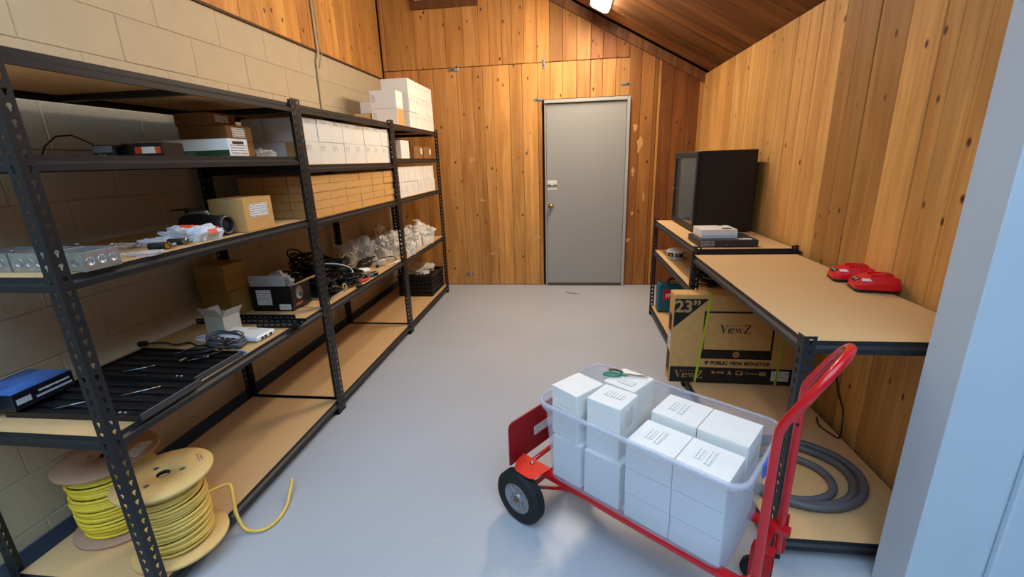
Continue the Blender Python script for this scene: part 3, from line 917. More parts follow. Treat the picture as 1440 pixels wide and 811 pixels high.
# bag with small parts
for i, (x, y, a, ln) in enumerate(((-1.50, 1.46, 35, .085), (-1.51, 1.55, 25, .08), (-1.60, 1.60, 15, .08))):
    t = thing('cable_connector', ('black cable gland with brass end lying at the shelf edge', 'black cable gland in the middle of the three on the near rack', 'black cable gland farthest back on the near rack')[i], 'connector', (x, y, L13), R(a), 'cable glands on the near rack')
    obj('sleeve', MB().lathe([(.011, 0), (.013, .004), (.013, ln * .6), (.010, ln * .62)], 14, Matrix.Translation((-ln / 2, 0, .0135)) @ Matrix.Rotation(R(90), 4, 'Y')), M_blkm, t)
    obj('nut', MB().lathe([(.0125, 0), (.0135, .003), (.0135, .013), (.009, .016)], 6, Matrix.Translation((ln * .12, 0, .0135)) @ Matrix.Rotation(R(90), 4, 'Y'), smooth=False), M_brass if i == 0 else M_steel, t)
    obj('thread', MB().lathe([(.009, 0), (.009, .016), (.007, .018)], 12, Matrix.Translation((ln * .12 + .016, 0, .0135)) @ Matrix.Rotation(R(90), 4, 'Y')), M_steel, t)
sheet('plastic_bag', 'small flat clear plastic bag at the near edge of the third shelf', 'bag', (-1.475, 1.36, L13), .09, .05, .016, M_film, 5)
sheet('plastic_bag', 'clear plastic sleeve behind the black cable glands', 'bag', (-1.70, 1.50, L13), .08, .045, .022, M_film, 8)
M_glove = mat('white_glove_fabric', (222, 226, 232), rough=0.75, bump=0.2, bscale=120)
M_orange = mat('orange_rubber', (226, 84, 40), rough=0.5)
gl = thing('white_bag', 'crumpled white plastic bag with orange print beside the black cylinder', 'bag', (-1.535, 1.645, L13), R(35))
sheet('body', '', '', (0, 0, 0), .105, .06, .075, M_glove, 11, parent=gl, fold=.7)
sheet('corner', '', '', (-.10, -.02, 0), .08, .035, .035, M_glove, 12, parent=gl, fold=.7)
obj('orange_print', MB().box(-.035, .035, -.011, .011, -.002, .002, .0015), M_orange, gl, (.0, -.012, .060), (R(25), R(8), R(18)))
obj('orange_print', MB().box(-.018, .018, -.012, .012, -.0015, .0015, .0012), M_orange, gl, (.075, -.035, .036), (R(50), R(0), R(35)))
obj('orange_print', MB().box(-.012, .012, -.009, .009, -.0015, .0015, .0012), M_orange, gl, (.095, .01, .040), (R(30), R(30), R(5)))
# black camera housing
ch = thing('camera_housing', 'black cylindrical camera housing with ring end on the near rack', 'camera', (-1.60, 1.79, L13), R(-3))
obj('barrel', MB().lathe([(.036, -.10), (.042, -.095), (.042, .085), (.044, .09), (.044, .112), (.038, .114), (.036, .104), (.02, .100), (.001, .100)], 30, Matrix.Translation((0, 0, .046)) @ Matrix.Rotation(R(90), 4, 'Y')), M_blkm, ch)
obj('lens_ring', MB().lathe([(.040, .0), (.040, .006), (.034, .008), (.031, .002)], 30, Matrix.Translation((.1125, 0, .046)) @ Matrix.Rotation(R(90), 4, 'Y'), closed=True), mat('grey_ring', (96, 98, 100), rough=.35, metal=.6), ch)
obj('lens', MB().lathe([(.030, 0), (.026, .004), (.014, .007), (.001, .008)], 24, Matrix.Translation((.102, 0, .046)) @ Matrix.Rotation(R(90), 4, 'Y')), mat('lens_glass', (40, 42, 46), rough=.06), ch)
br = obj('bracket', MB().tube([(-.09, .0, .088), (-.06, .0, .098), (-.01, .0, .100), (.03, .0, .095), (.035, .0, .088)], .008, 8), mat('silver_bracket', (168, 170, 172), rough=.3, metal=.7), ch)
obj('bolt', MB().lathe([(.010, 0), (.010, .012), (.006, .014)], 12), MATS['silver_bracket'], ch, (.02, .0, .095))
obj('mount_plate', MB().box(-.13, -.03, -.035, .045, .112, .117, .002).box(-.085, -.075, -.005, .005, .087, .112, .001), M_blkm, ch)
carton('labelled_box', 'brown cardboard box with white shipping label on the near rack', (-1.535, 1.955, L13), 0.17, 0.205, 0.150, M_kraft, seam='y', tape=True, rz=R(1), decals=[('label', '+x', .18, .80, .42, .82, M_label)])
# ================================================================== NEAR RACK, SECOND SHELF
L12 = LEV[0][1]
M_tray = mat('black_steel_tray', (30, 31, 34), rough=0.34, metal=0.3)
def rack_tray(label, loc, rz, w, d):
    t = thing('rack_tray', label, 'tray', loc, rz, 'black vented rack trays')
    obj('pan', MB().box(-w / 2, w / 2, -d / 2, d / 2, 0, .004, .001), M_tray, t)
    for s in (-1, 1):
        obj('flange', MB().box(-w / 2, w / 2, s * d / 2 - (.003 if s > 0 else 0), s * d / 2 + (.003 if s < 0 else 0), .004, .022, .001), M_tray, t)
    obj('front_lip', MB().box(w / 2 - .004, w / 2, -d / 2 + .0035, d / 2 - .0035, .004, .026, .001), mat('lighter_tray_edge', (70, 72, 76), rough=.3, metal=.5), t)  # front lip in a lighter grey than the pan
    obj('rear_lip', MB().box(-w / 2, -w / 2 + .003, -d / 2 + .0035, d / 2 - .0035, .004, .018, .001), M_tray, t)
    n = 5
    for k in range(n):
        y = -d / 2 + d * (k + .5) / n
        obj('rib', MB().box(-w / 2 + .02, w / 2 - .02, y - .016, y + .016, .0042, .011, .003), M_tray, t)
    for x, y, l in ((-.07, -.06, .11), (.09, .04, .12)):
        o = obj('bracket_rod', MB().tube([(-l / 2, 0, 0), (l / 2, 0, 0)], .004, 8), mat('bright_rod', (150, 152, 156), rough=.25, metal=.9), t, (x, y, .0155), (0, 0, R(38)))
    for x in (.15, .17):
        obj('screw', MB().lathe([(.006, 0), (.006, .003), (.003, .006)], 10), MATS['bright_rod'], t, (x, -.10, .0112))
    return t
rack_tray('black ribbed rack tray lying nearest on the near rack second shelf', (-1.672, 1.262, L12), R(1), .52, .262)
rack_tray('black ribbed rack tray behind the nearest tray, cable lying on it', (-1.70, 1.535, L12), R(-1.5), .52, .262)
bx_ = thing('product_box', 'glossy blue and black product box lying on the nearest rack tray', 'box', (-1.965, 1.215, L12 + .027), R(2))
obj('body', MB().box(-.095, .095, -.10, .10, 0, .062, .002), mat('blue_black_carton', (22, 26, 40), rough=.25), bx_)
obj('top_picture', MB().box(-.092, .092, -.097, .097, .0622, .0628), mat('blue_swirl_print', (70, 120, 200), rough=.18, var=.75, vscale=9, stretch=(1, .35, 1)), bx_)
obj('side_print', MB().box(.0951, .0957, -.02, .085, .036, .043), M_label, bx_)
obj('side_print', MB().box(.0951, .0957, -.03, .09, .018, .026), mat('silver_print', (190, 196, 206), rough=.3), bx_)
obj('side_print', MB().box(.0951, .0957, -.09, -.045, .02, .04), MATS['silver_print'], bx_)

def coil(path_fn, turns, r, n, seed, jit=.004, rr=6, kn=14):
    rnd = random.Random(seed)
    P = []
    N = turns * n
    j = [Vector((rnd.uniform(-jit, jit), rnd.uniform(-jit, jit), rnd.uniform(0, jit))) for _ in range(N + 1)]
    for i in range(N + 1):
        P.append(Vector(path_fn(i / n, i / N)) + j[i])
    # smooth
    Q = []
    for i in range(len(P) - 1):
        a, b, c, d = P[max(i - 1, 0)], P[i], P[i + 1], P[min(i + 2, len(P) - 1)]
        for k in range(3):
            s = k / 3
            Q.append(.5 * ((2 * b) + (c - a) * s + (2 * a - 5 * b + 4 * c - d) * s * s + (3 * b - a - 3 * c + d) * s ** 3))
    Q.append(P[-1])
    return Q
def spline(P, k=6):
    P = [Vector(p) for p in P]
    Q = []
    for i in range(len(P) - 1):
        a, b, c, d = P[max(i - 1, 0)], P[i], P[i + 1], P[min(i + 2, len(P) - 1)]
        for q in range(k):
            s = q / k
            Q.append(.5 * ((2 * b) + (c - a) * s + (2 * a - 5 * b + 4 * c - d) * s * s + (3 * b - a - 3 * c + d) * s ** 3))
    Q.append(P[-1])
    return Q
M_cgrey = mat('grey_cable_jacket', (84, 90, 104), rough=.4)
M_cblk = mat('black_cable_jacket', (17, 17, 18), rough=.36)
cc = thing('cable_coil', 'coil of blue-grey network cable with bright blue plug at the shelf edge', 'cable', (-1.60, 1.765, L12), R(-25))
obj('jacket', MB().tube(coil(lambda a, f: ((.105 + .012 * math.sin(a * 5)) * math.cos(2 * math.pi * a), (.058 + .008 * math.sin(a * 3)) * math.sin(2 * math.pi * a), .006 + .040 * f + .006 * math.sin(a * 9)), 8, .0035, 14, 4), .0042, 7), M_cgrey, cc)
obj('plug', MB().box(-.02, .02, -.008, .008, 0, .014, .002).box(.02, .034, -.005, .005, .002, .011, .001), mat('bright_blue_plug', (40, 140, 226), rough=.35), cc, (.155, -.028, .0005), (0, 0, R(30)))
obj('tie', MB().box(-.014, .014, -.03, .03, .0, .003, .001), M_cblk, cc, (.10, -.03, .052), (0, R(8), R(20)))
cb = thing('cable_bunch', 'black power cord bunched on the second rack tray', 'cable', (-1.575, 1.575, L12 + .030), R(20))
obj('jacket', MB().tube(coil(lambda a, f: ((.07 + .02 * math.sin(a * 4)) * math.cos(2 * math.pi * a), (.03 + .01 * math.cos(a * 3)) * math.sin(2 * math.pi * a), .004 + .030 * f), 5, .004, 12, 9), .004, 7), M_cblk, cb)
obj('plug', MB().box(-.018, .018, -.011, .011, 0, .02, .004).box(.018, .03, -.006, -.003, .008, .010).box(.018, .03, .003, .006, .008, .010), M_cblk, cb, (-.045, -.045, -.002), (0, 0, R(-120)))
cb = thing('loose_cable', 'black plug and cord end lying behind the second rack tray', 'cable', (-1.82, 1.735, L12), R(8))
obj('jacket', MB().tube(spline([(-.14, -.02, .03), (-.08, .01, .02), (-.02, .0, .012), (.03, .02, .012), (.09, -.01, .006), (.13, .02, .006)]), .0045, 7), M_cblk, cb)
obj('plug', MB().box(-.02, .02, -.012, .012, 0, .024, .005), M_cblk, cb, (-.155, -.02, .018), (0, 0, R(10)))
# open white carton
wc = thing('open_carton', 'small open white carton with raised flaps behind the white router', 'box', (-1.745, 1.93, L12), R(-10))
w, d, h, th = .062, .048, .098, .0012
obj('shell', MB().box(-w, w, -d, d, 0, th).box(-w, w, -d, -d + th, th, h).box(-w, w, d - th, d, th, h).box(-w, -w + th, -d + th, d - th, th, h).box(w - th, w, -d + th, d - th, th, h), mat('cream_card', (206, 204, 192), rough=.6), wc)
obj('flap', MB().box(-w, w, -th, 0, 0, .055), MATS['cream_card'], wc, (0, -d + th, h), (R(28), 0, 0))
obj('flap', MB().box(0, th, -d, d, 0, .052), MATS['cream_card'], wc, (w - th, 0, h), (0, R(38), 0))
obj('flap', MB().box(-th, 0, -d, d, 0, .03), MATS['cream_card'], wc, (-w + th, 0, h), (0, R(-22), 0))
# white router
rt = thing('network_device', 'flat white network device with ports on the near rack second shelf', 'router', (-1.575, 1.865, L12), R(-4))
M_wpl = mat('white_plastic', (226, 229, 234), rough=.32)
obj('body', MB().box(-.115, .115, -.062, .062, .003, .030, .007), M_wpl, rt)
for x in (-.08, -.05, .045):
    obj('port', MB().box(x - .010, x + .010, -.0628, -.0618, .009, .021), M_blkm, rt)
for y in (-.03, -.008, .028):
    obj('port', MB().box(.1146, .1156, y - .008, y + .008, .009, .021), M_blkm, rt)
obj('vent', MB().box(-.02, .04, .03, .05, .0300, .0306), mat('pale_grey_plastic', (190, 194, 200), rough=.5), rt)
rt2 = thing('wall_bracket', 'rounded white plastic bracket in front of the open white carton', 'bracket', (-1.748, 1.815, L12), R(-12))
obj('plate', MB().box(-.055, .055, -.028, .028, .0, .016, .007), M_wpl, rt2)
obj('rim', MB().tube([(-.045, -.02, .018), (.045, -.02, .018), (.05, 0, .018), (.045, .02, .018), (-.045, .02, .018), (-.05, 0, .018)], .004, 8, closed=True), M_wpl, rt2)
# slotted rails
def rail(label, loc, rz, ln):
    t = thing('slotted_rail', label, 'rail', loc, rz, 'black slotted rails')
    obj('channel', MB().box(-ln / 2, ln / 2, -.022, .022, 0, .003).box(-ln / 2, ln / 2, -.022, -.019, .003, .03, .0008).box(-ln / 2, ln / 2, .019, .022, .003, .018, .0008), M_tray, t)
    n = int(ln / .032)
    sm = cached(('slot',), lambda: MB().box(-.009, .009, -.0006, .0006, -.003, .003))
    for i in range(n):
        link('slot', sm, mat('slot_shine', (130, 132, 136), rough=.4, metal=.6), t, (-ln / 2 + .02 + i * .032, -.0222, .018))
    obj('screw', MB().lathe([(.007, 0), (.007, .004), (.003, .006)], 10), MATS['bright_rod'], t, (ln / 2 - .015, 0, .0032))
    return t
rail('black slotted rail lying behind the white carton, nearer of two', (-1.70, 2.065, L12), R(2), .60)
rail('black slotted rail just before the black box, farther of two', (-1.755, 2.125, L12), R(1), .52)
rail('short black slotted rail sticking out at the shelf front', (-1.50, 2.015, L12), R(5), .22)
# yellow brown boxes
for i in range(4):
    carton('yellow_kraft_box', '%s yellowish kraft box of the four stacked by the wall' % ('lowest', 'second lowest', 'second highest', 'topmost')[i], (-1.935 + (.0, .004, -.003, .002)[i], 2.205 + (.0, .003, .0, -.003)[i], L12 + i * .0755), .175, .175, .0748, M_yel, 'yellowish kraft boxes by the wall', lid=True, rz=R((0, 1, -1, .5)[i]))
# black open box
bb_ = thing('open_box', 'black open carton with white labels and silver printed tube picture', 'box', (-1.70, 2.355, L12), R(2))
M_bcard = mat('black_card', (24, 23, 25), rough=.35)
w, d, h, th = .123, .10, .150, .002
obj('shell', MB().box(-w, w, -d, d, 0, th).box(-w, w, -d, -d + th, th, h).box(-w, w, d - th, d, th, h).box(-w, -w + th, -d + th, d - th, th, h).box(w - th, w, -d + th, d - th, th, h), M_bcard, bb_)
obj('flap', MB().box(-w + .004, w - .03, -th, 0, 0, .065), mat('pale_grey_card', (176, 178, 182), rough=.5), bb_, (0, -d + th, h), (R(8), 0, 0))
obj('flap', MB().box(0, th, -d, d, 0, .10), M_kraft, bb_, (w - th, 0, h), (0, R(72), 0))
obj('label', MB().box(-.045, .045, -.0006, .0006, -.045, .045), M_label, bb_, (-.045, -d - .0008, .082))
obj('label', MB().box(-.035, .035, -.0006, .0006, -.018, .018), M_label, bb_, (.075, -d - .0008, .025))
obj('tube_picture', MB().prism([(.036 * math.cos(a), .036 * math.sin(a) * 1.1) for a in [i * math.pi / 10 for i in range(20)]], -.0006, .0006, axis='x'), mat('silver_picture', (172, 168, 164), rough=.4), bb_, (w + .0008, -.02, .092))
obj('tube_picture', MB().prism([(.016 * math.cos(a), .016 * math.sin(a)) for a in [i * math.pi / 8 for i in range(16)]], -.0006, .0006, axis='x'), MATS['grey_ring'], bb_, (w + .002, -.008, .078))
obj('red_print', MB().box(-.0006, .0006, -.05, .02, -.006, .006), mat('red_white_print', (200, 90, 84), rough=.4), bb_, (w + .0008, -.02, .028))
sheet('plastic_bag', 'crumpled clear bubble bag sticking out of the black open carton', 'bag', (-1.70, 2.36, L12 + .10), .085, .075, .125, M_film, 21)

# ================================================================== MIDDLE RACK, SECOND SHELF: a heap of cables
L22 = LEV[1][1]
lt = thing('laptop', 'closed slim laptop with silver edge at the near end of the middle rack', 'laptop', (-1.62, 2.60, L22), R(3))
obj('base', MB().box(-.14, .14, -.10, .10, .0, .013, .004), mat('silver_shell', (196, 198, 202), rough=.3, metal=.6), lt)
obj('lid', MB().box(-.14, .14, -.10, .10, .0135, .021, .003), M_blkp, lt)
def cable_bundle(label, loc, rz, a, b, hgt, turns, r, seed, m=M_cblk, tails=True):
    t = thing('cable_bundle', label, 'cable', loc, rz, 'bundled cables heaped on the middle rack')
    rnd = random.Random(seed)
    k1, k2, k3 = rnd.uniform(2, 6), rnd.uniform(2, 6), rnd.uniform(3, 8)
    fn = lambda u, f: (a * (.75 + .25 * math.sin(u * k1)) * math.cos(2 * math.pi * u), b * (.7 + .3 * math.cos(u * k2)) * math.sin(2 * math.pi * u), r + hgt * f + hgt * .25 * (1 + math.sin(u * k3)))
    obj('jacket', MB().tube(coil(fn, turns, r, 11, seed, jit=.012), r, 6), m, t)
    obj('tie', MB().box(-.012, .012, -b * .35, b * .35, 0, .004, .001), m, t, (a * .75, 0, hgt + r * 3), (0, R(20), 0))
    if tails:
        obj('plug', MB().box(-.022, .022, -.012, .012, 0, .02, .005).tube([(.022, 0, .01), (.045, 0, .01)], .005, 7), m, t, (a * .9, -b * .8, .001), (0, 0, R(rnd.uniform(-60, 60))))
    return t
CB = [('black cable bundle nearest the post in the cable heap', (-1.60, 2.62, L22 + .022), 10, .10, .07, .055, 9, .0062), ('low black cable bundle at the shelf edge in the cable heap', (-1.52, 2.80, L22), 30, .085, .06, .045, 9, .006),
      ('tall black cable bundle at the back of the cable heap', (-1.74, 2.78, L22), -20, .12, .09, .13, 14, .0065), ('black cable bundle lying atop the middle of the cable heap', (-1.66, 2.93, L22 + .02), 50, .10, .08, .10, 12, .006),
      ('thick black cable bundle behind the white adapter', (-1.78, 3.05, L22), 0, .11, .10, .11, 12, .007), ('black cable bundle with cord near the far end of the heap', (-1.62, 3.32, L22), 70, .09, .06, .06, 6, .0045), ('black cable bundle at the wall behind the heap', (-1.90, 2.92, L22), 15, .09, .12, .16, 12, .0065), ('low black cable bundle in the middle at the heap edge', (-1.55, 2.95, L22), -40, .08, .07, .05, 9, .006), ('black cable bundle behind the closed laptop', (-1.83, 2.60, L22), 20, .10, .08, .11, 11, .006)]
for i, (lb, lc, rz, a, b, hh, tn, r_) in enumerate(CB):
    cable_bundle(lb, lc, R(rz), a, b, hh, tn, r_, 30 + i)
tag(obj('white_cable', MB().tube(spline([(-1.70, 2.78, L22 + .17), (-1.60, 2.86, L22 + .15), (-1.56, 2.95, L22 + .10), (-1.53, 2.93, L22 + .05), (-1.52, 2.87, L22 + .02), (-1.50, 2.98, L22 + .012), (-1.50, 3.06, L22 + .03)]), .004, 7), M_wpl), 'thin white cord running down the black cable heap', 'cable')
ad = thing('white_adapter', 'smooth white oval adapter lying on the cable heap', 'adapter', (-1.555, 3.10, L22 + .012), R(62))
obj('shell', MB().lathe([(.001, 0), (.035, .006), (.05, .02), (.05, .026), (.038, .042), (.001, .05)], 24, Matrix.Diagonal((1.7, .75, 1, 1))), M_wpl, ad)
obj('cord_stub', MB().tube([(-.082, 0, .022), (-.12, 0, .02), (-.15, .01, .008)], .004, 7), M_wpl, ad)
po = thing('power_adapter', 'black power adapter with two blue lights at the shelf edge', 'adapter', (-1.475, 3.08, L22), R(65))
obj('body', MB().box(-.06, .06, -.025, .025, 0, .03, .004), M_blkp, po)
for k in (-.03, -.005):
    obj('indicator', MB().box(k - .007, k + .007, -.0262, -.0252, .012, .022), mat('pale_blue_plastic', (150, 176, 220), rough=.3), po)
tag(obj('red_handle', MB().tube(spline([(-1.468, 2.90, L22 + .010), (-1.455, 2.96, L22 + .012), (-1.452, 3.02, L22 + .010)]), [.004, .006, .008, .009, .009, .009, .009, .009, .009, .008, .007, .006, .004], 8), mat('red_plastic', (206, 44, 36), rough=.4)), 'short red plastic handle at the edge of the middle rack shelf', 'handle')
tag(obj('tape_ring', MB().lathe([(.045, 0), (.052, 0), (.052, .014), (.045, .014)], 28, Matrix.Translation((-1.62, 3.06, L22 + .135)) @ Matrix.Rotation(R(50), 4, 'X') @ Matrix.Rotation(R(15), 4, 'Y'), closed=True), mat('tan_ring', (196, 160, 104), rough=.5)), 'tan tape ring standing on top of the cable heap', 'ring')
tag(obj('tape_ring', MB().lathe([(.018, 0), (.024, 0), (.024, .010), (.018, .010)], 20, Matrix.Translation((-1.49, 2.70, L22 + .03)) @ Matrix.Rotation(R(80), 4, 'Y'), closed=True), MATS['tan_ring']), 'small tan ring on the cables beside the post', 'ring')
cm = thing('bullet_camera', 'small black bullet camera standing behind the white adapter', 'camera', (-1.73, 3.22, L22), R(20))
obj('stand', MB().lathe([(.03, 0), (.03, .01), (.012, .02), (.012, .07)], 16), M_blkp, cm)
obj('head', MB().lathe([(.02, -.05), (.026, -.045), (.026, .045), (.02, .05)], 18, Matrix.Translation((0, 0, .095)) @ Matrix.Rotation(R(70), 4, 'X')), M_blkp, cm)
obj('lens', MB().lathe([(.012, 0), (.012, .004), (.004, .006)], 14, Matrix.Translation((0, -.048, .112)) @ Matrix.Rotation(R(70), 4, 'X')), MATS['pale_blue_plastic'], cm)
pg = thing('wall_charger', 'white wall charger block with black cord at the end of the heap', 'charger', (-1.55, 3.45, L22), R(30))
obj('block', MB().box(-.04, .04, -.03, .03, 0, .055, .008), mat('ivory_plastic', (222, 214, 196), rough=.4), pg)
obj('prong', MB().box(-.012, -.008, -.045, -.03, .02, .028).box(.008, .012, -.045, -.03, .02, .028), M_steel, pg)
tag(obj('black_cable', MB().tube(spline([(-1.60, 3.30, L22 + .04), (-1.52, 3.38, L22 + .07), (-1.46, 3.46, L22 + .075), (-1.452, 3.53, L22 + .05), (-1.456, 3.56, L22 + .012)]), .004, 7), M_cblk), 'black cord arching over the white charger block', 'cable')
tag(obj('white_plug', MB().tube([(-1.475, 3.40, L22 + .010), (-1.45, 3.50, L22 + .010), (-1.447, 3.52, L22 + .012), (-1.435, 3.58, L22 + .012)], [.004, .004, .010, .009], 10), M_wpl), 'white plug lying at the front edge of the middle rack', 'plug')

# plastic bags on the middle and far racks
L32 = LEV[2][1]
BG = [((-1.75, 3.47, L22), .18, .14, .25, M_film, 'dull clear plastic bag at the back of the middle rack'), ((-1.66, 3.86, L32), .17, .14, .22, M_film2, 'milky plastic bag leaning by the far rack post'),
      ((-1.62, 4.17, L32), .20, .17, .24, M_film2, 'large milky plastic bag in the middle of the far rack shelf'), ((-1.60, 4.54, L32), .19, .20, .24, M_film2, 'milky plastic bag at the far end of the far rack shelf'),
      ((-1.92, 4.36, L32), .09, .20, .27, M_film2, 'clear plastic bag against the wall on the far rack shelf'), ((-1.478, 3.98, L32), .06, .12, .13, M_film2, 'small milky plastic bag at the front of the far rack shelf')]
for i, (c_, sx, sy, hh, m_, lb) in enumerate(BG):
    sheet('plastic_bag', lb, 'bag', c_, sx, sy, hh, m_, 60 + i, n=30, group='plastic bags on the racks', fold=.75)
tag(obj('yellow_tag', MB().box(-.02, .02, -.012, .012, 0, .002, .0008), mat('yellow_sticker', (214, 196, 60), rough=.5), None, (-1.60, 4.52, L32 + .245), (R(20), 0, R(30))), 'small yellow sticker on the plastic bags of the far rack', 'sticker')

# crate at the foot of the far rack
ct = thing('plastic_crate', 'black plastic crate on the bottom shelf in the far corner', 'crate', (-1.66, 4.74, LEV[2][0]))
w, d, h = .19, .22, .215
M_crate = mat('black_crate_plastic', (20, 20, 22), rough=.45)
obj('base', MB().box(-w, w, -d, d, 0, .008, .002), M_crate, ct)
for s in (-1, 1):
    for k in range(5):
        z = .010 + k * .046
        obj('slat', MB().box(-w, w, s * d - .006, s * d + .006, z, z + .020, .002), M_crate, ct)
        obj('slat', MB().box(s * w - .006, s * w + .006, -d + .0065, d - .0065, z, z + .020, .002), M_crate, ct)
    for k in range(9):
        x = -w + .0065 + k * (2 * w - .013) / 8
        obj('rib', MB().box(x - .006, x + .006, s * d - .005, s * d + .005, .0085, h - .002, .001), M_crate, ct)
        y = -d + .012 + k * (2 * d - .024) / 8
        obj('rib', MB().box(s * w - .005, s * w + .005, y - .006, y + .006, .0085, h - .002, .001), M_crate, ct)
    obj('rim', MB().box(-w - .012, w + .012, s * d - .011, s * d + .011, h, h + .02, .004), M_crate, ct)
    obj('rim', MB().box(s * w - .011, s * w + .011, -d + .0115, d - .0115, h, h + .02, .004), M_crate, ct)
obj('liner', MB().box(-w + .012, w - .012, -d + .012, d - .012, .009, .18), M_blkm, ct)
sheet('plastic_bag', 'clear plastic bag lying on top of the black crate', 'bag', (-1.66, 4.72, LEV[2][0] + h + .0205), .19, .20, .10, M_film2, 81, n=26)

# ================================================================== BOTTOM SHELF: wire spools
def spool(label, loc, rf, rw, h, m_fl, m_wire, rz, rcore, seed, tw=.0062):
    t = thing('wire_spool', label, 'spool', loc, rz, 'yellow wire spools')
    th = .013
    def fl(z0):
        return MB().lathe([(.022, z0), (rf - .002, z0), (rf, z0 + .002), (rf, z0 + th - .002), (rf - .002, z0 + th), (.022, z0 + th)], 48, closed=True)
    f1 = obj('flange', fl(0), m_fl, t)
    f2 = obj('flange', fl(h - th), m_fl, t)
    obj('core', MB().lathe([(rcore, th), (rcore, h - th)], 32), m_fl, t)
    for a, rr_ in ((0, .062), (2.2, .055), (4.2, .07)):
        obj('bolt', MB().lathe([(.010, 0), (.010, .0015), (.005, .002), (.004, .0006), (.001, .0006)], 14), M_steel, f2, (rr_ * math.cos(a), rr_ * math.sin(a), h))
    obj('arbor_hole', MB().lathe([(.0225, h - th), (.0225, h + .0006), (.020, h + .0006), (.020, h - th)], 20, closed=True), M_dark, f2)
    # wound wire: one helix hugging a barrel-shaped pack
    rnd = random.Random(seed)
    n = int((h - 2 * th) / (tw * 1.75))
    P = []
    per = 28
    for i in range(n * per + 1):
        f = i / (n * per)
        bul = rw * (1 - .10 * abs(2 * f - 1) ** 3) + .004 * math.sin(i / per * 2.4) + .0025 * math.sin(i / per * 7.1)
        a = 2 * math.pi * i / per
        z = th + tw + (h - 2 * th - 2 * tw) * f + .003 * math.sin(a + i / per * 1.3)
        P.append((bul * math.cos(a), bul * math.sin(a), z))
    obj('wire', MB().tube(P, tw, 6), m_wire, t)
    return t
M_ply = mat('plywood_flange', (214, 176, 112), rough=.55, var=.16, vscale=9, stretch=(1, .25, 1))
M_hard = mat('hardboard_flange', (176, 140, 112), rough=.7, var=.05, vscale=12)
M_yw = mat('yellow_wire', (236, 206, 60), rough=.34)
M_yw2 = mat('pale_yellow_wire', (226, 190, 92), rough=.34)
s1 = spool('spool of pale yellow cable with stained plywood ends at the shelf front', (-1.518, 1.243, S1), .160, .112, .315, M_ply, M_yw2, R(30), .06, 1)
s2 = spool('spool of bright yellow cable with brown hardboard ends by the wall', (-1.858, 1.330, S1), .170, .138, .318, M_hard, M_yw, R(80), .06, 2)
obj('paper_label', MB().box(-.055, .055, -.0004, .0004, -.03, .03), M_label, s2, (.055, -.095, .3186), (R(90), 0, R(25)))
obj('stamp_print', MB().box(-.03, .03, -.0003, .0003, -.012, .012), print_mat('burnt_stamp', (212, 174, 110), (110, 80, 50), line=.009, fill=.4), s1, (.105, .06, .3155), (R(90), 0, R(-70)))
tail = obj('loose_end', MB().tube([s1.matrix_basis.inverted() @ v for v in spline([(-1.51, 1.36, .20), (-1.50, 1.42, .185), (-1.47, 1.46, .175), (-1.435, 1.43, .14), (-1.41, 1.40, .08), (-1.375, 1.385, .022), (-1.335, 1.385, .009), (-1.29, 1.40, .008), (-1.268, 1.45, .009), (-1.275, 1.53, .012), (-1.30, 1.60, .030), (-1.318, 1.655, .055)], 8)], .0075, 8), M_yw2, s1)
